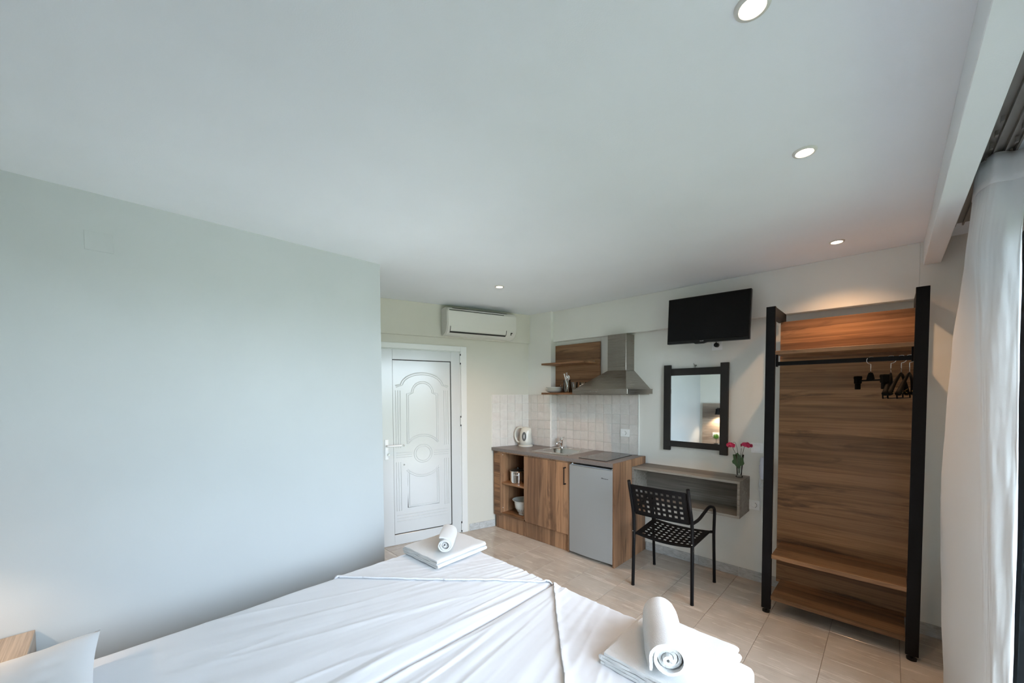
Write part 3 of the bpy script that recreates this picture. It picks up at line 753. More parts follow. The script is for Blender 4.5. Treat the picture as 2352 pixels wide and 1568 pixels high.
b = B(); box(b, FX0+.005, FX1-.005, 2.989, 2.9995, .03, .85); obj('door_gasket', b, M_gasket, t)
b = B()
for k, (h_, y_) in enumerate(((.011, 0), (.010, .001), (.007, 0), (.006, 0), (.007, -.001), (.006, 0), (.005, 0), (.006, 0))): box(b, FX1-.108+k*.0085, FX1-.108+k*.0085+.0055, 2.931-.0005*k*0, 2.940, .770+y_, .770+y_+h_)
for v in b.verts: 
    kk = (v.co.x-(FX0+FX1)/2)/((FX1-FX0)/2); v.co.y += (2.944-.014*(1-kk*kk)) - 2.9315
obj('brand_mark', b, M_text, dr)
b = B(); box(b, FX1-.016, FX1-.001, 2.955, 3.01, .8585, .868, bev=.002); obj('hinge', b, M_plastic, t)
obj('hinge', bx(FX0+.012, FX0+.022, 2.965, 2.978, .8585, .868, bev=.001), M_plastic, t)
for x_ in (FX0+.04, FX1-.04):
    for y_ in (3.02, 3.44): b = B(); cyl(b, .012, 0, .014, (x_, y_, 0), 12); obj('foot', b, M_blackpl, t)

# cooking pot and colander in the open shelves
t = thing('cooking_pot', 'shiny steel cooking pot on the upper open shelf', 'pot', (-3.022, 3.070, .533))
b = B(); lathe(b, [(.080, 0), (.086, .006), (.088, .125), (.091, .127), (.094, .133), (.091, .137), (.087, .133), (.085, .01), (.001, .006)], (0, 0, 0), 40, cap0=True); obj('pot_body', b, M_chrome, t, local=True, smooth=40)
b = B(); lathe(b, [(.091, .137), (.088, .142), (.055, .153), (.012, .157), (.010, .170), (.002, .172)], (0, 0, 0), 40); obj('pot_lid', b, mat('smoked_glass_lid', (.03, .03, .03), .1), t, local=True, smooth=40)
for a in (R(-60), R(120)):
    d = Vector((cos(a), sin(a), 0)); s_ = Vector((-sin(a), cos(a), 0))
    b = B(); tube(b, smoothpath([d*.087-s_*.026+Vector((0, 0, .095)), d*.108-s_*.024+Vector((0, 0, .10)), d*.108+s_*.024+Vector((0, 0, .10)), d*.087+s_*.026+Vector((0, 0, .095))], .015), .004, 8)
    obj('pot_handle', b, M_chrome, t, local=True, smooth=50)
t = thing('colander', 'white plastic bowl shaped colander on the lower open shelf', 'colander', (-2.950, 3.09, .188))
def coln():
    b = B(); lathe(b, [(.058, 0), (.060, .004), (.056, .016), (.075, .034), (.098, .075), (.106, .13), (.108, .148), (.128, .160), (.128, .164), (.106, .152), (.103, .13), (.094, .077), (.071, .038), (.002, .022)], (0, 0, 0), 48, cap0=True); return b
obj('bowl', coln(), M_ceramic, t, local=True, smooth=60)
b = B()
for k in range(28):
    a = 2*pi*k/28
    tube(b, [(.0665*cos(a), .0665*sin(a), .030), (.0885*cos(a), .0885*sin(a), .055), (.0985*cos(a), .0985*sin(a), .074)], .0016, 4)
obj('drain_slots', b, M_text, t, local=True)

# ------------------------------------------------------------------ rack with shelves and dishes
t = thing('wall_rack', 'dark wood wall rack of a back board and two shelves left of the hood', 'shelf', (-2.53, 3.5, 1.515))
obj('back_board', bx(-2.829, -2.232, 3.500, 3.517, 1.515, 2.072, bev=.001), M_woodh, t)
obj('shelf', bx(-2.829, -2.262, 3.250, 3.4995, 1.838, 1.858, bev=.001), M_woodh, t)
obj('shelf', bx(-2.829, -2.262, 3.250, 3.4995, 1.515, 1.536, bev=.001), M_woodh, t)
b = B(); cyl(b, .004, 3.4985, 3.500, (-2.30, 0, 1.868), 10, 'Y'); obj('screw_cap', b, M_chrome, t)
ZS = 1.536
plab = ['bottom white plate of the small stack on the wall shelf', 'middle white plate of the small stack on the wall shelf', 'top white plate of the small stack on the wall shelf']
for k in range(3):
    t = thing('plate', plab[k], 'plate', (-2.735, 3.365, ZS+k*.0185), group='white plates stacked on the wall shelf')
    b = B(); lathe(b, [(.050, 0), (.055, .002), (.070, .006), (.098, .021), (.100, .024), (.097, .024), (.068, .010), (.001, .006)], (0, 0, 0), 40, cap0=True); obj('dish', b, M_ceramic, t, local=True, smooth=50)
t = thing('glass_jug', 'clear glass jug with handle holding cutlery on the wall shelf', 'jug', (-2.56, 3.365, ZS))
b = B(); lathe(b, [(.036, 0), (.038, .004), (.041, .07), (.036, .12), (.0385, .135), (.0372, .135), (.0345, .12), (.0395, .07), (.036, .007), (.001, .006)], (0, 0, 0), 32, cap0=True); obj('vessel', b, M_glass, t, local=True, smooth=50)
b = B(); tube(b, catmull([Vector(p) for p in ((-.034, -.012, .12), (-.058, -.02, .125), (-.070, -.024, .09), (-.062, -.021, .05), (-.038, -.013, .025))], 5), .004, 8); obj('jug_handle', b, M_glass, t, local=True, smooth=60)
clab = ['white handled knife leaning left in the glass jug', 'tallest steel fork in the glass jug', 'steel spoon at the left side of the glass jug', 'steel fork leaning right in the glass jug', 'steel spoon at the back of the glass jug']
ck = ['knife', 'fork', 'spoon', 'fork', 'spoon']
cd_ = [(-.035, -.006, .205), (.003, -.01, .215), (-.012, .012, .19), (.028, .004, .165), (.012, .016, .195)]
for k in range(5):
    bx_, by_, tz = cd_[k]; p0 = Vector((-2.56-bx_*.5, 3.365-by_*.5, ZS+.010)); p1 = Vector((-2.56+bx_, 3.365+by_, ZS+tz))
    b = B(); d = (p1-p0)
    if ck[k] == 'knife': tube(b, [p0, p0+d*.5, p0+d], .003, 8, radii=[.002, .004, .0065])
    else:
        tube(b, [p0, p0+d*.72], .0028, 6)
        if ck[k] == 'spoon': bmesh.ops.create_uvsphere(b, u_segments=12, v_segments=8, radius=1, matrix=TR(p0+d*.86) @ Matrix.Diagonal((.013, .004, .024, 1)))
        else:
            tube(b, [p0+d*.70, p0+d*.80], .003, 6, radii=[.003, .010])
            for q in (-1, -.33, .33, 1): tube(b, [p0+d*.79+Vector((q*.009, 0, 0)), p0+d+Vector((q*.009, 0, 0))], .0013, 5)
    tag(obj(ck[k], b, M_ceramic if ck[k] == 'knife' else M_chrome, smooth=50), clab[k], ck[k])
for k, (x_, y_, lb) in enumerate(((-2.452, 3.35, 'clear drinking glass beside the jug of cutlery'), (-2.398, 3.43, 'clear drinking glass at the back of the wall shelf, behind the other glass'))):
    t = thing('drinking_glass', lb, 'glass', (x_, y_, ZS), group='drinking glasses on the wall shelf')
    b = B(); lathe(b, [(.028, 0), (.030, .003), (.036, .11), (.0352, .11), (.029, .010), (.001, .009)], (0, 0, 0), 28, cap0=True); obj('tumbler', b, M_glass, t, local=True, smooth=50)
t = thing('cup', 'white cup with a faint grey pattern partly hidden by the hood', 'cup', (-2.318, 3.36, ZS))
b = B(); lathe(b, [(.026, 0), (.028, .003), (.034, .03), (.040, .09), (.0385, .09), (.032, .03), (.001, .008)], (0, 0, 0), 32, cap0=True); obj('cup_body', b, M_ceramic, t, local=True, smooth=50)
b = B(); tube(b, catmull([Vector(p) for p in ((-.036, -.01, .074), (-.058, -.016, .070), (-.060, -.016, .045), (-.034, -.009, .026))], 5), .004, 8); obj('cup_handle', b, M_ceramic, t, local=True, smooth=60)
b = B()
for k in range(16):
    a = 2*pi*k/16
    for z_, r_ in ((.055, .0372), (.066, .0384)): bmesh.ops.create_icosphere(b, subdivisions=1, radius=.004, matrix=TR((r_*cos(a), r_*sin(a), z_+.004*(k % 2))) @ Matrix.Diagonal((.6, .6, 1, 1)))
obj('pattern', b, M_textl, t, local=True)

# ------------------------------------------------------------------ hood
t = thing('range_hood', 'stainless steel chimney hood above the hob', 'hood', (-1.953, 3.3, 1.52))
HX0, HX1, HY0 = -2.250, -1.661, 3.040
b = bx(HX0, HX1, HY0, YK-.0005, 1.520, 1.566, bev=.0015); box(b, HX0+.02, HX1-.02, HY0+.02, YK-.03, 1.514, 1.522); obj('rim', b, M_steel, t)
b = B(); lo = [(HX0+.015, HY0+.012, 1.566), (HX1-.02, HY0+.012, 1.566), (HX1-.02, YK-.001, 1.566), (HX0+.015, YK-.001, 1.566)]
hi = [(-2.058, 3.362, 1.748), (-1.852, 3.362, 1.748), (-1.852, YK-.001, 1.748), (-2.058, YK-.001, 1.748)]
A_ = [b.verts.new(p) for p in lo]; Bq = [b.verts.new(p) for p in hi]
for i in range(4): b.faces.new((A_[i], A_[(i+1) % 4], Bq[(i+1) % 4], Bq[i]))
b.faces.new(Bq); obj('canopy', b, M_steel, t)
obj('chimney', bx(-2.056, -1.854, 3.364, 3.461, 1.748, 2.10, bev=.0015), M_steel, t)
obj('chimney_back', bx(-2.054, -1.856, 3.461, YK-.001, 1.748, 2.10), M_steel, t)
b = B()
for k in range(5): cyl(b, .0042, HY0-.003, HY0, (-2.04+k*.021, 0, 1.543), 12, 'Y')
obj('button', b, M_chrome, t)

# ------------------------------------------------------------------ desk box
t = thing('shelf_desk', 'grey oak box shaped wall desk open at the front', 'desk', (-1.27, 3.4, .56))
DX0, DX1, DY0, DZ0, DZ1_ = -1.7215, -.8225, 3.245, .563, .849
obj('top_board', bx(DX0, DX1, DY0, YK-.0005, DZ1_-.018, DZ1_, bev=.0006), M_desk, t)
obj('bottom_board', bx(DX0, DX1, DY0, YK-.0005, DZ0, DZ0+.018, bev=.0006), M_desk, t)
obj('side_board', bx(DX1-.018, DX1, DY0, YK-.0005, DZ0+.018, DZ1_-.018), M_desk, t)
obj('side_board', bx(DX0, DX0+.018, DY0, YK-.0005, DZ0+.018, DZ1_-.018), M_desk, t)
obj('back_board', bx(DX0+.018, DX1-.018, YK-.016, YK-.0005, DZ0+.018, DZ1_-.018), M_desk, t)

# vase with geraniums
VX, VY, VZ = -.874, 3.425, .849
t = thing('glass_vase', 'clear glass vase standing on the grey shelf desk', 'vase', (VX, VY, VZ))
b = B(); lathe(b, [(.024, 0), (.026, .003), (.026, .010), (.019, .016), (.020, .05), (.030, .165), (.0322, .182), (.0310, .182), (.0285, .165), (.0180, .05), (.016, .022), (.001, .020)], (0, 0, 0), 32, cap0=True); obj('vessel', b, M_glass, t, local=True, smooth=60)
def leaf_bm(b, c, d, n_, sz):
    """rounded lobed leaf blade"""
    d = d.normalized(); s_ = d.cross(n_).normalized(); n2 = s_.cross(d); mid = b.verts.new(c+d*sz*.2); ring = []
    for k in range(18):
        a = 2*pi*k/18; rr = sz*(.55+.07*cos(5*a))*(1-.45*max(0, cos(a+pi))**8)
        ring.append(b.verts.new(c+d*(rr*cos(a)+sz*.45)+s_*rr*sin(a)*.9+n2*(.18*rr*abs(sin(a))-.02*sz*cos(3*a))))
    for k in range(18): b.faces.new((mid, ring[k], ring[(k+1) % 18]))
def geranium(loc, heads, stems, leaves, label):
    t = thing('geranium', label, 'flower', loc, group='pink geraniums in the glass vase')
    O = Vector(loc)
    b = B()
    for q in stems: tube(b, catmull([Vector(p) for p in q], 5), .0016, 6)
    obj('stem', b, M_stem, t, smooth=180)
    for c, rx, n_ in heads:
        b = B(); c = Vector(c)
        for k in range(n_):
            z_ = random.uniform(-.35, 1); a = random.uniform(0, 2*pi); h = math.sqrt(1-z_*z_)
            d = Vector((h*cos(a), h*sin(a), z_*.75)); p = c+Vector((d.x*rx[0], d.y*rx[1], d.z*rx[2]))*random.uniform(.75, 1.05)
            dn = d.normalized(); sdx = dn.cross(Vector((random.uniform(-1, 1), random.uniform(-1, 1), 1))).normalized(); td = dn.cross(sdx)
            for m_ in range(5):
                a2 = 2*pi*m_/5; e_ = sdx*cos(a2)+td*sin(a2); f_ = dn.cross(e_)
                q0 = p; q1 = p+e_*.007+f_*.0045+dn*.002; q2 = p+e_*.0125+dn*.001; q3 = p+e_*.007-f_*.0045+dn*.002
                b.faces.new([b.verts.new(v) for v in (q0, q1, q2, q3)])
        obj('flower_head', b, M_petal, t)
    for c, d, n_, sz in leaves:
        b = B(); leaf_bm(b, Vector(c), Vector(d), Vector(n_), sz); obj('leaf', b, M_leaf, t, smooth=180)
top = lambda dx, dy, z: (VX+dx, VY+dy, VZ+z)
geranium(top(0, 0, .025), [(top(.048, -.005, .262), (.042, .032, .026), 60)],
         [(top(.0, 0, .03), top(.014, 0, .15), top(.035, -.004, .25)), (top(.0, 0, .03), top(.006, .004, .15), top(.012, 0, .235))],
         [(top(.002, -.014, .170), (-.1, -.1, -1), (0, -1, 0), .085)], 'wide pink geranium bloom leaning right in the glass vase')
geranium(top(-.006, 0, .025), [(top(-.066, .002, .250), (.030, .026, .032), 40)],
         [(top(-.004, 0, .03), top(-.016, 0, .15), top(-.052, 0, .235)), (top(-.002, 0, .03), top(-.01, .004, .17), top(-.03, 0, .27), top(-.05, 0, .275))],
         [(top(-.030, -.012, .190), (.55, 0, -1), (0, -1, .2), .055), (top(-.006, -.008, .10), (.1, -.1, -1), (0, -1, .3), .03)], 'smaller pink geranium bloom drooping left in the glass vase')

# ------------------------------------------------------------------ mirror
t = thing('wall_mirror', 'tall mirror in a dark grey ladder shaped wooden frame', 'mirror', (-1.262, YK-.018, 1.39), rot=(0, R(-.55), 0))
for x_ in (-1.5055, -1.0165): obj('frame_stile', bx(x_-.031, x_+.031, YK-.036, YK-.008, 1.002, 1.782, bev=.001), M_blackwd, t)
obj('frame_rail', bx(-1.4745, -1.0475, YK-.033, YK-.010, 1.685, 1.748, bev=.001), M_blackwd, t)
obj('frame_rail', bx(-1.4745, -1.0475, YK-.033, YK-.010, 1.038, 1.090, bev=.001), M_blackwd, t)
obj('mirror_glass', bx(-1.4745, -1.0475, YK-.026, YK-.020, 1.090, 1.685), M_mirror, t)
b = B(); tube(b, [(-1.262, YK-.002, 1.775), (-1.262, YK-.016, 1.772)], .0025, 6); tube(b, [(-1.277, YK-.012, 1.79), (-1.268, YK-.012, 1.772), (-1.262, YK-.012, 1.748)], .0014, 5); tube(b, [(-1.250, YK-.012, 1.772), (-1.262, YK-.012, 1.763)], .003, 5)
obj('hanging_hook', b, M_black, t)

# ------------------------------------------------------------------ television
t = thing('television', 'flat black television on a wall arm under the ceiling', 'television', (-1.110, 3.335, 2.135), rot=(R(-1.5), R(1.1), R(0)))
obj('housing', bx(-.321, .321, -.006, .030, -.192, .194, bev=.004, seg=2), M_blackpl, t, local=True)
obj('screen', bx(-.312, .312, -.0085, -.006, -.172, .186), M_screen, t, local=True)
b = B(); prism(b, [(-.10, -.190), (.02, -.190), (-.02, -.200), (-.085, -.200)], 'Y', -.004, .02); obj('chin', b, M_blackpl, t, local=True)
b = B()
for k, h_ in enumerate((.006, .004, .005, .0065)): box(b, -.044+k*.0075, -.044+k*.0075+.005, -.0095, -.006, -.183, -.183+h_)
obj('brand_mark', b, M_textl, t, local=True)
b = bx(-.05, .05, .030, .040, -.06, .06); box(b, -.02, .02, .04, .165, -.02, .02); box(b, -.05, .05, .150, .192, -.045, -.0); obj('wall_arm', b, M_black, t, local=True)

# ------------------------------------------------------------------ open wardrobe
t = thing('open_wardrobe', 'tall open wardrobe of black steel posts and brown wood boards', 'wardrobe', (-.243, 3.25, 0))
WY = 3.070; WB = 3.508
for x0, x1, nm in ((-.632, -.577, 'L'), (.091, .147, 'R')):
    obj('post', bx(x0, x1, WY, WY+.028, .026, 2.112, bev=.0015), M_black, t)
    bm_ = bx(x0+.004, x1-.004, WY+.0281, YK-.07, 2.052, 2.1115, bev=.001); obj('top_bar', bm_, M_black, t)
    for y_ in (WY+.014,):
        b = B(); cyl(b, .006, .008, .027, ((x0+x1)/2, y_, 0), 12); cyl(b, .0235, 0, .010, ((x0+x1)/2, y_, 0), 24); obj('levelling_foot', b, M_blackpl, t, smooth=40)
obj('back_panel', bx(-.606, .120, 3.405, 3.423, .098, 2.050, bev=.001), M_woodh, t)
obj('hat_shelf', bx(-.5768, .0908, WY+.010, 3.4045, 1.786, 1.8115, bev=.001), M_woodh, t)
obj('shelf', bx(-.5768, .0908, WY+.004, 3.4045, .384, .4125, bev=.001), M_woodh, t)
obj('shelf', bx(-.5768, .0908, WY+.004, 3.4045, .096, .1235, bev=.001), M_woodh, t)
b = bx(-.576, .0905, 3.108, 3.128, 1.712, 1.738, bev=.001); box(b, -.5768, -.568, 3.100, 3.136, 1.705, 1.7855); box(b, .082, .0908, 3.100, 3.136, 1.705, 1.7855)
obj('hanging_rail', b, M_black, t)

# hangers: local X along the hanger, hung from the rail
def hook(b, z0):
    tube(b, [Vector(p) for p in [(0, 0, z0)]+[(0, 0, z0+.04)]+[(0, .022*cos(R(a_))*-1+.0, z0+.075+.022*sin(R(a_))) for a_ in range(-90, 200, 20)]], .0022, 6)
RAILC = 1.739
M_hang = mat('matt_black_hanger_plastic', (.003, .003, .003), .65, spec=.08)
def clip_hanger(x_, rz, lb):
    t = thing('trouser_hanger', lb, 'hanger', (x_, 3.118, RAILC+.0025-.097-.0), rz)
    b = B(); hook(b, .0); 
    for v in b.verts: v.co.y += 0
    obj('hook', b, M_chrome, t, local=True, smooth=180)
    b = B(); prism(b, [(-.035, -.042), (.035, -.042), (.022, -.012), (.010, .002), (-.010, .002), (-.022, -.012)], 'Y', -.005, .005); obj('hanger_neck', b, M_hang, t, local=True)
    b = B(); tube(b, [(-.155, 0, -.044), (.155, 0, -.044)], .005, 10); obj('bar', b, M_hang, t, local=True)
    for sx_ in (-.135, .135):
        b = B(); box(b, sx_-.020, sx_+.020, -.014, .014, -.062, -.024, bev=.005, seg=2); box(b, sx_-.018, sx_-.004, -.017, .017, -.034, -.014, bev=.004); box(b, sx_+.004, sx_+.018, -.017, .017, -.034, -.014, bev=.004); box(b, sx_-.014, sx_+.014, -.011, .011, -.098, -.060, bev=.004, seg=2)
        obj('clip', b, M_hang, t, local=True)
    return t
def suit_hanger(x_, rz, lb, bar=True):
    t = thing('clothes_hanger', lb, 'hanger', (x_, 3.118, RAILC+.0025-.097), rz, group='black shoulder hangers on the wardrobe rail')
    b = B(); hook(b, 0); obj('hook', b, M_chrome, t, local=True, smooth=180)
    b = B(); n_ = 24; pts = []; fl = []
    for i in range(n_+1):
        s_ = -1+2*i/n_; pts.append(Vector((s_*.205, .010*s_*s_, -.012-.112*abs(s_)**1.5))); fl.append(.006+.009*abs(s_)**2)
    rings = []
    for p, w_ in zip(pts, fl):
        rings.append([b.verts.new(p+Vector((0, w_*cos(2*pi*k/10), .011*sin(2*pi*k/10)))) for k in range(10)])
    for a, c in zip(rings, rings[1:]):
        for k in range(10): b.faces.new((a[k], a[(k+1) % 10], c[(k+1) % 10], c[k]))
    b.faces.new(rings[0][::-1]); b.faces.new(rings[-1]); obj('shoulder_arms', b, M_hang, t, local=True, smooth=60)
    b = B(); tube(b, [(-.175, .022, -.115), (-.17, .02, -.15), (.17, .02, -.15), (.175, .022, -.115)], .0035, 8); obj('bar', b, M_hang, t, local=True)
    for sx_ in (-.16, .16):
        b = B(); tube(b, [(sx_, -.002, -.095), (sx_, .012, -.108), (sx_, .0, -.12)], .0022, 6); obj('notch_ring', b, M_brass, t, local=True)
    return t
clip_hanger(-.090, R(-62), 'black trouser hanger with two clips, leftmost on the wardrobe rail')
suit_hanger(-.002, R(87), 'thin black shoulder hanger just right of the clip hanger')
suit_hanger(.042, R(79), 'curved black shoulder hanger, second from the right post')
suit_hanger(.076, R(80), 'black shoulder hanger closest to the right wardrobe post')

# ------------------------------------------------------------------ chair
t = thing('armchair', 'black metal armchair with square perforated seat and back', 'chair', (-1.248, 3.033, 0), R(2))
TR_ = .0115
def post(b, pts, r_=TR_): tube(b, smoothpath(pts, .05, 6), r_, 14)
for sx_ in (-1, 1):
    b = B(); post(b, [(sx_*.228, -.232, 0), (sx_*.224, -.226, .40), (sx_*.224, -.232, .57), (sx_*.222, -.325, .855)], .0125); obj('rear_leg', b, M_black, t, local=True, smooth=50)
    b = B(); post(b, [(sx_*.250, .235, 0), (sx_*.250, .203, .40), (sx_*.256, .198, .618), (sx_*.250, .07, .655), (sx_*.236, -.13, .595), (sx_*.226, -.228, .592)]); obj('front_leg', b, M_black, t, local=True, smooth=50)
    b = B(); tube(b, [(sx_*.226, -.228, .425), (sx_*.226, -.226, .40)], .004, 6)
    b.free()
def perf(fn, nx, ny, w, h, marg_x, marg_y, hole=.5, sub=1):
    """perforated sheet: grid of square holes in parameter space, mapped by fn(u,v)"""
    b = B(); cache = {}
    def V(u, v):
        k = (round(u, 6), round(v, 6))
        if k not in cache: cache[k] = b.verts.new(fn(u, v))
        return cache[k]
    us = [-w/2]; cw = (w-2*marg_x)/nx
    for i in range(nx): a = -w/2+marg_x+i*cw; us += [a+cw*(1-hole)/2, a+cw*(1+hole)/2]
    us.append(w/2); vs2 = [0.0]; ch = (h-2*marg_y)/ny
    for j in range(ny): a = marg_y+j*ch; vs2 += [a+ch*(1-hole)/2, a+ch*(1+hole)/2]
    vs2.append(h)
    for i in range(len(us)-1):
        for j in range(len(vs2)-1):
            if i % 2 == 1 and j % 2 == 1: continue
            b.faces.new((V(us[i], vs2[j]), V(us[i+1], vs2[j]), V(us[i+1], vs2[j+1]), V(us[i], vs2[j+1])))
    return b
def backf(u, v):
    t_ = v/.245; y = -.234-.092*(t_*.9+.0)-.0; bow = -.030*(1-(u/.205)**2)
    return (u, y+bow+.018*0, .585+v-.006*(u/.205)**2+.004)
o = obj('backrest', perf(backf, 9, 5, .410, .240, .022, .020, .50), M_black, t, local=True)
md = o.modifiers.new('s', 'SOLIDIFY'); md.thickness = .003; md.offset = 0
b = B(); tube(b, [backf(-.205+.41*i/12, .240) for i in range(13)], .005, 8); tube(b, [backf(-.205+.41*i/12, 0) for i in range(13)], .006, 8)
for sx_ in (-1, 1):
    tube(b, [backf(sx_*.205, .24*i/4) for i in range(5)], .005, 8)
    for v_ in (.02, .225): p = Vector(backf(sx_*.205, v_)); tube(b, [p, p+Vector((sx_*.016, .001, 0))], .004, 6)
obj('back_frame', b, M_black, t, local=True, smooth=60)
def seatf(u, v):
    t_ = v/.43; wd_ = 1+.06*t_; dip = -.020*(1-(u/.215)**2)*(1-.2*t_)
    fr = -.022*max(0, (t_-.85)/.15)**2
    return (u*wd_, -.212+v, .416+dip+.018*t_+fr)
o = obj('seat', perf(seatf, 9, 8, .424, .43, .022, .028, .50), M_black, t, local=True)
md = o.modifiers.new('s', 'SOLIDIFY'); md.thickness = .003; md.offset = 0
b = B()
for v_ in (0, .43): tube(b, [seatf(-.212+.424*i/12, v_) for i in range(13)], .008, 8)
for sx_ in (-1, 1): tube(b, [Vector(seatf(sx_*.212, .43*i/6))+Vector((sx_*.006, 0, -.004)) for i in range(7)], .008, 8); tube(b, [Vector(seatf(sx_*.212, .41)), Vector((sx_*.25, .203, .425))], .006, 8)
obj('seat_frame', b, M_black, t, local=True, smooth=60)
for x_, y_ in ((-.228, -.232), (.228, -.232), (-.25, .235), (.25, .235)):
    b = B(); cyl(b, .0132, -.0002, .010, (x_, y_, 0), 14); obj('foot_cap', b, M_blackpl, t, local=True, smooth=40)
b = B()
for s1 in (-1, 1):
    for z_ in (.44, .592): bmesh.ops.create_uvsphere(b, u_segments=8, v_segments=6, radius=.0042, matrix=TR((s1*.226, -.242, z_)))
obj('screw_head', b, M_chrome, t, local=True, smooth=180)

# ------------------------------------------------------------------ beds
BZ, BYF, BYH = .50, 1.605, -.52
def bedsurf(xa, xb, piv, seed, off=0.0, foldline=None):
    cx = (xa+xb)/2; hw = (xb-xa)/2; cy = (BYF+BYH)/2; hh = (BYF-BYH)/2; r_ = .022
    def g(a, half):
        s_ = 1 if a >= 0 else -1; a = abs(a); st = half-r_
        if a <= st: return s_*a, 0.0
        th = (a-st)/r_
        if th <= pi/2: return s_*(st+r_*sin(th)), r_*(1-cos(th))
        return s_*half, r_+(a-st-r_*pi/2)
    def f(a, b_):
        x, dz1 = g(a, hw); y, dz2 = g(b_, hh); dz = min(.30, max(dz1, dz2)+min(dz1, dz2)*.3)
        X, Y = cx+x, cy+y
        dx, dy = X-piv[0], Y-(piv[1]+.9); th = math.atan2(dx, -dy); rr = math.hypot(dx, dy)
        k = 1.0 if dz < .01 else .4
        n1_ = noise.noise(Vector(((th+.337)*24, rr*.9+.3, seed+.45))); n2_ = noise.noise(Vector(((th+.21)*46, rr*1.7, seed+5.5))); n3_ = noise.noise(Vector((th*90, rr*3.0, seed+15)))
        ds = abs(X-piv[0]); near = math.exp(-ds/.30)
        mod = .30+.9*near+.8*max(0, noise.noise(Vector((X*2.1, Y*2.1, seed+9))))
        w = ((1-abs(n1_)*2.2)**3*.0045*(1 if abs(n1_) < .45 else 0)+n2_*.0022+n3_*.0011)*mod+noise.noise(Vector((X*2.2, Y*2.2, seed+3)))*.005
        w += .0016*noise.noise(Vector((X*9+Y*3, Y*4, seed+31)))
        wob = .012*noise.noise(Vector((Y*1.3, seed, 2)))
        fade = max(0, min(1, (BYF-.05-Y)*1.5))
        for c_, a_, s_ in ((.045, -.0045, .007), (.085, .0030, .012), (.125, -.0040, .007)):
            w += .35*a_*math.exp(-((ds-c_*(.35+.65*fade)-wob)/s_)**2)*(.4+.6*fade)
        w *= k; o_ = off
        if foldline:
            (ax, ay), (bx_, by_) = foldline; ln = math.hypot(bx_-ax, by_-ay); d = abs((bx_-ax)*(Y-ay)-(by_-ay)*(X-ax))/ln
            o_ += .006*math.exp(-(d/.016)**2)+.0012*noise.noise(Vector((X*30, Y*30, seed)))
        nx = (1 if x > 0 else -1)*min(1, dz1/r_) if dz1 > 0 else 0; ny = (1 if y > 0 else -1)*min(1, dz2/r_) if dz2 > 0 else 0
        nz = max(0, 1-max(abs(nx), abs(ny)))
        return Vector((X+nx*o_*.3+nx*w*.2, Y+ny*o_+ny*w*.5, BZ-dz+(w if dz < .02 else w*.3)+nz*o_+(o_*.4 if nz < 1 else 0)))
    return f, hw, hh, cx, cy
def sheet_bm(f, hw, hh, drop=.27, n1=230, n2=330):
    b = B(); A1 = hw+drop; A2 = hh+drop
    grid(b, lambda u, v: f(-A1+2*A1*u, -A2+2*A2*v), n1, n2); return b
beds = [(-2.252, -1.322, (-1.322, BYF), 11, ((-2.252, .815), (-1.335, 1.590)), 'bed with white sheet beside the left wall, folded towel at its foot'),
        (-1.314, -.352, (-1.314, BYF), 23, ((-1.300, 1.590), (-.352, .58)), 'right hand bed with white sheet, nearer the window')]
for xa, xb, piv, sd_, fl, lb in beds:
    t = thing('bed', lb, 'bed', ((xa+xb)/2, .55, 0), group='two single beds pushed together')
    obj('bed_base', bx(xa+.03, xb-.03, BYH+.02, BYF-.04, .10, .27, bev=.005), M_night, t)
    for x_ in (xa+.08, xb-.08):
        for y_ in (BYH+.10, BYF-.12): obj('leg', bx(x_-.025, x_+.025, y_-.025, y_+.025, 0, .10), M_night, t)
    obj('mattress', bx(xa+.010, xb-.010, BYH+.01, BYF-.012, .27, BZ-.022, bev=.03, seg=3), M_mattress, t, smooth=60)
    f, hw, hh, cx, cy = bedsurf(xa, xb, piv, sd_)
    obj('sheet', sheet_bm(f, hw, hh), M_sheet, t, smooth=180)
    f2, *_ = bedsurf(xa, xb, piv, sd_, .0065, fl)
    b = sheet_bm(f2, hw, hh, .25)
    (ax, ay), (bx2, by2) = fl; nrm = Vector((-(by2-ay), bx2-ax, 0)).normalized()
    if nrm.y < 0: nrm = -nrm
    bmesh.ops.bisect_plane(b, geom=b.verts[:]+b.edges[:]+b.faces[:], plane_co=Vector((ax, ay, 0)), plane_no=nrm, clear_inner=True)
    for v in b.verts:               # slack, slightly curved edge
        d = nrm.dot(v.co-Vector((ax, ay, v.co.z)))
        s_ = (v.co.x-ax)/(bx2-ax)
        if d < .05: v.co += nrm*(-.010*sin(pi*max(0, min(1, s_)))+.003*noise.noise(v.co*14))*(1-d/.05)
    o = obj('folded_sheet', b, M_sheet, t, smooth=180); md = o.modifiers.new('s', 'SOLIDIFY'); md.thickness = .0085; md.offset = -1

# pillow
t = thing('pillow', 'white pillow at the head of the bed by the left wall', 'pillow', (-1.835, -.295, .515), rot=(R(3), R(1), R(2)))
b = B()
def pil(sgn):
    def f(u, v):
        a, c = 2*u-1, 2*v-1
        a = max(-.999, min(.999, a)); c = max(-.999, min(.999, c)); e_ = (1-abs(a)**2.6)**.5*(1-abs(c)**2.6)**.5
        x = a*.365*(1-.05*(1-abs(c)**2)*abs(a)); y = c*.245*(1-.07*(1-abs(a)**2)*abs(c))
        z = sgn*.075*e_+.012*noise.noise(Vector((a*2, c*2, 4)))*e_+.008*noise.noise(Vector((a*7, c*5, 9)))*(1-e_*.5)*e_
        cl = abs(a*c)**3
        return (x*(1+.02*cl), y*(1+.03*cl), .075+z+.010*cl+sgn*.0015)
    return f
grid(b, pil(1), 40, 32); grid(b, pil(-1), 40, 32); bmesh.ops.bridge_loops(b, edges=[e_ for e_ in b.edges if e_.is_boundary])
obj('pillowcase', b, M_sheet, t, local=True, smooth=180)

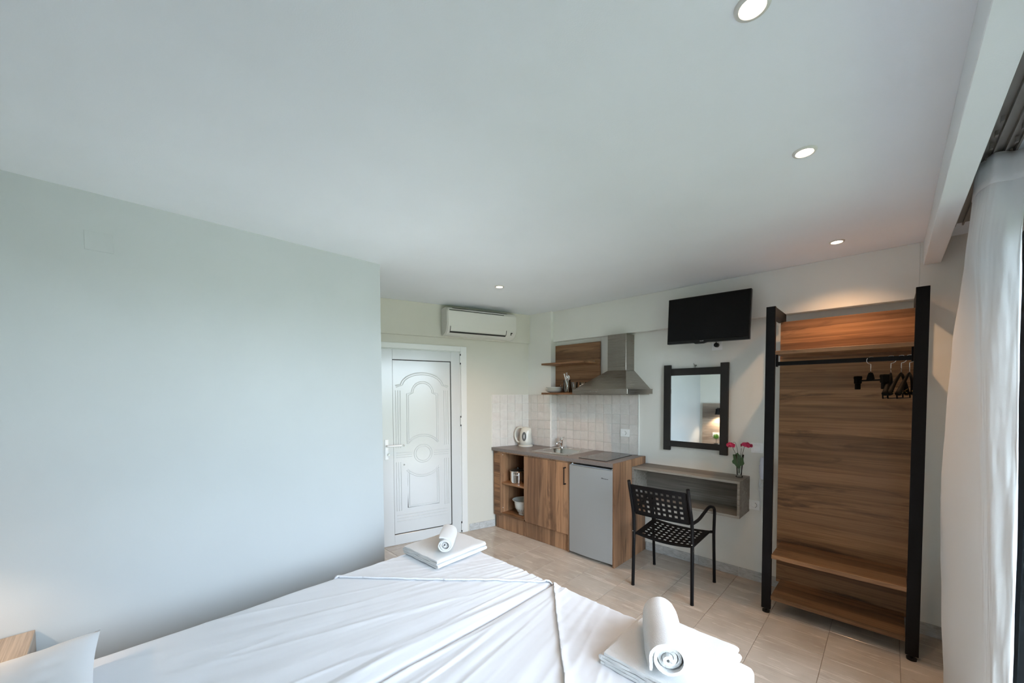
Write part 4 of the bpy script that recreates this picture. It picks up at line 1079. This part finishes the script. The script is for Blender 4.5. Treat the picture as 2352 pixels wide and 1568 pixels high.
# nightstand, headboard panel, lamp, topiary (seen in the mirror and at lower left)
t = thing('nightstand', 'grey oak nightstand in the corner between bed and left wall', 'nightstand', (-2.46, -.51, 0))
obj('top_board', bx(-2.693, -2.275, -.755, -.262, .490, .510, bev=.001), M_night, t)
obj('side_board', bx(-2.693, -2.275, -.280, -.262, .03, .490), M_night, t)
obj('side_board', bx(-2.693, -2.275, -.755, -.737, .03, .490), M_night, t)
obj('drawer', bx(-2.293, -2.277, -.735, -.282, .25, .488, bev=.001), M_night, t)
obj('bottom_board', bx(-2.693, -2.295, -.737, -.280, .03, .05), M_night, t)
obj('back_board', bx(-2.693, -2.683, -.737, -.280, .05, .488), M_night, t)
for x_ in (-2.66, -2.31):
    for y_ in (-.72, -.30): b = B(); cyl(b, .014, 0, .03, (x_, y_, 0), 10); obj('foot', b, M_blackpl, t)
t = thing('headboard', 'wide beige headboard panel on the wall behind the beds', 'headboard', (-1.4, YH, 0))
obj('panel_board', bx(-2.645, -.30, YH+.001, YH+.035, .05, 1.33, bev=.002), M_night, t)
t = thing('wall_lamp', 'black wall spot lamp shining down over the nightstand', 'lamp', (-2.345, YH+.035, 1.18))
b = bx(-.03, .03, 0, .02, -.03, .06, bev=.003); tube(b, [(0, .01, .03), (0, .07, .045)], .008, 10); obj('bracket', b, M_black, t, local=True)
b = B(); lathe(b, [(.022, .05), (.030, .045), (.032, 0), (.045, -.06), (.043, -.06), (.030, 0), (.028, .04)], (0, .09, .0), 28, cap0=True); obj('lamp_shade', b, M_black, t, local=True, smooth=40)
b = B(); lathe(b, [(.040, -.055), (.001, -.052)], (0, .09, 0), 24); obj('bulb', b, M_lamp, t, local=True)
sp = bpy.data.lights.new('wall_lamp_beam', 'SPOT'); sp.energy = 14; sp.color = (1.0, .72, .48); sp.spot_size = R(120); sp.spot_blend = .5; sp.shadow_soft_size = .03
so = bpy.data.objects.new('wall_lamp_beam', sp); C.objects.link(so); so.location = (-2.345, YH+.125, 1.115)
t = thing('topiary_plant', 'small round green topiary in a black pot on the nightstand', 'plant', (-2.345, -.62, .51))
b = B(); lathe(b, [(.026, 0), (.040, .075), (.037, .075), (.034, .06), (.001, .06)], (0, 0, 0), 20, cap0=True); obj('pot', b, M_blackpl, t, local=True, smooth=40)
b = B(); tube(b, [(0, 0, .06), (.002, 0, .12), (0, 0, .17)], .004, 8); obj('trunk', b, M_trunk, t, local=True)
b = B(); random.seed(3)
for k in range(420):
    z_ = random.uniform(-1, 1); a = random.uniform(0, 2*pi); h = math.sqrt(1-z_*z_); d = Vector((h*cos(a), h*sin(a), z_)); p = Vector((0, 0, .205))+d*.048*random.uniform(.8, 1.08)
    s_ = d.orthogonal().normalized(); s_.rotate(Matrix.Rotation(random.uniform(0, 6), 3, d)); q_ = d.cross(s_)
    b.faces.new([b.verts.new(v) for v in (p-s_*.005, p+q_*.0035, p+s_*.006+d*.004, p-q_*.0035)])
bmesh.ops.create_icosphere(b, subdivisions=2, radius=.040, matrix=TR((0, 0, .205)))
obj('foliage', b, M_leaf2, t, local=True)
plate('wall_socket', 'white double socket on the headboard behind the topiary plant', 'socket', TR((-2.375, YH+.035, .735)) @ Matrix.Rotation(pi, 4, 'Z'), .15, .078, 'socket')

# ------------------------------------------------------------------ towels
def folded(name, label, loc, rz, sx_, sy_, layers, th, seed):
    t = thing(name, label, 'towel', loc, rz)
    # serpentine centre line in x-z, extruded along y, with the cloth thickness
    gap = th*1.12; pts = []
    for k in range(layers):
        z = th/2+k*gap; inset = .004*k+random.uniform(0, .006); xs2 = [(-sx_/2+inset+(sx_-2*inset)*i/16) for i in range(17)]
        if k % 2: xs2 = xs2[::-1]
        pts += [(x, z+.0022*noise.noise(Vector((x*9, k, seed)))) for x in xs2]
        if k < layers-1:
            e_ = pts[-1][0]; sg = 1 if k % 2 == 0 else -1
            for a in (-60, -30, 0, 30, 60): pts.append((e_+sg*gap*.62*cos(R(a)), z+gap/2+gap/2*sin(R(a))))
    n_ = len(pts); side = []
    for sgn in (1, -1):
        row = []
        for i in range(n_):
            p0 = pts[max(0, i-1)]; p1 = pts[min(n_-1, i+1)]; d = Vector((p1[0]-p0[0], p1[1]-p0[1])).normalized(); row.append((pts[i][0]-d.y*sgn*th*.46, pts[i][1]+d.x*sgn*th*.46))
        side.append(row)
    prof = side[0]+side[1][::-1]
    b = B(); NY = 34; rings = []
    for j in range(NY+1):
        v = j/NY; y = -sy_/2+sy_*v; ring = []
        for i, (x, z) in enumerate(prof):
            ii = i if i < n_ else 2*n_-1-i; lay = pts[ii][1]/gap
            ex = (.006*noise.noise(Vector((ii*.35, 0, seed+7+round(lay)))))*(1 if v in (0, 1) else (abs(2*v-1)**8))
            w = .0022*noise.noise(Vector((x*28, y*28, lay*2+seed)))+.0009*noise.noise(Vector((x*110, y*110, lay*5)))
            sag = .35 if lay < .6 else 1
            ring.append(b.verts.new((x+.002*noise.noise(Vector((y*30, lay, seed+1))), y+(1 if v > .5 else -1)*ex, max(.0003, z+w*sag))))
        rings.append(ring)
    m_ = len(prof)
    for a, c in zip(rings, rings[1:]):
        for i in range(m_): j = (i+1) % m_; b.faces.new((a[i], a[j], c[j], c[i]))
    for ring, flip in ((rings[0], 1), (rings[-1], 0)):      # end caps as quads between the two sides
        for i in range(n_-1):
            q = (ring[i], ring[i+1], ring[m_-2-i], ring[m_-1-i]); b.faces.new(q if flip else q[::-1])
    obj('folded_cloth', b, M_terry, t, local=True, smooth=60)
    return t, (layers-1)*gap+th
def rolled(label, loc, rz, r_, ln, seed, tail=.03, tilt=0, endang=90):
    t = thing('rolled_towel', label, 'towel', loc, rot=(0, tilt, rz))
    th = r_*.20; pit = th*1.22; turns = (r_-.006)/pit; n_ = int(turns*24); ctr = []
    for i in range(n_+1):
        a = i/n_*turns*2*pi; rr = .004+pit*a/(2*pi); a3 = R(endang)+(turns*2*pi-a); ctr.append((rr*cos(a3), rr*sin(a3)*.95))
    # loose tail resting along the side
    e0 = Vector(ctr[-1]); d = (Vector(ctr[-1])-Vector(ctr[-2])).normalized()
    for k in range(1, 5): ctr.append(tuple(e0+d*tail*k/4+Vector((0, -.012*k*k/16))))
    n_ = len(ctr); side = []
    for sgn in (1, -1):
        row = []
        for i in range(n_):
            p0 = Vector(ctr[max(0, i-1)]); p1 = Vector(ctr[min(n_-1, i+1)]); d = (p1-p0).normalized(); k = .47 if i < n_-1 else .3
            row.append((ctr[i][0]-d.y*sgn*th*k, ctr[i][1]+d.x*sgn*th*k))
        side.append(row)
    prof = side[0]+side[1][::-1]; m_ = len(prof); b = B(); NX = 30; rings = []
    for j in range(NX+1):
        v = j/NX; x = -ln/2+ln*v; ring = []
        for i, (y, z) in enumerate(prof):
            ii = i if i < n_ else m_-1-i; rr = math.hypot(y, z)
            cone = (.010*sin(ii*.09+seed)+.004)*(-1 if v < .5 else 1)*abs(2*v-1)**6
            w = 1+.035*noise.noise(Vector((x*20, math.atan2(z, y)*1.2, seed)))*(rr/r_)+.012*noise.noise(Vector((x*90, y*90, z*90)))
            band = 1-.018*math.exp(-((v-.80)/.02)**2)-.018*math.exp(-((v-.88)/.012)**2)
            taper = 1-.10*abs(2*v-1)**6
            ring.append(b.verts.new((x+cone+.004*noise.noise(Vector((ii*.3, seed, v*2))), y*w*band*taper, r_+z*w*band*taper)))
        rings.append(ring)
    for a, c in zip(rings, rings[1:]):
        for i in range(m_): j = (i+1) % m_; b.faces.new((a[i], a[j], c[j], c[i]))
    for ring, flip in ((rings[0], 1), (rings[-1], 0)):
        for i in range(n_-1):
            q = (ring[i], ring[i+1], ring[m_-2-i], ring[m_-1-i]); b.faces.new(q if flip else q[::-1])
    obj('rolled_cloth', b, M_terry, t, local=True, smooth=60)
ft, h1 = folded('folded_towel', 'white terry towel folded square on the bed by the left wall', (-2.085, 1.442, BZ+.012), R(2), .365, .385, 4, .0105, 3)
ft2, h2 = folded('folded_towel', 'white terry towel folded square on the right hand bed', (-.590, 1.415, BZ+.012), R(0), .375, .375, 4, .0115, 8)
rolled('small white towel rolled up on the folded towel by the left wall', (-2.045, 1.435, BZ+.012+h1), R(137), .050, .235, 2.2, .05, endang=100)
rolled('white towel rolled up on the folded towel of the right hand bed', (-.600, 1.385, BZ+.012+h2), R(120), .068, .285, 1.0, .03, endang=-10)
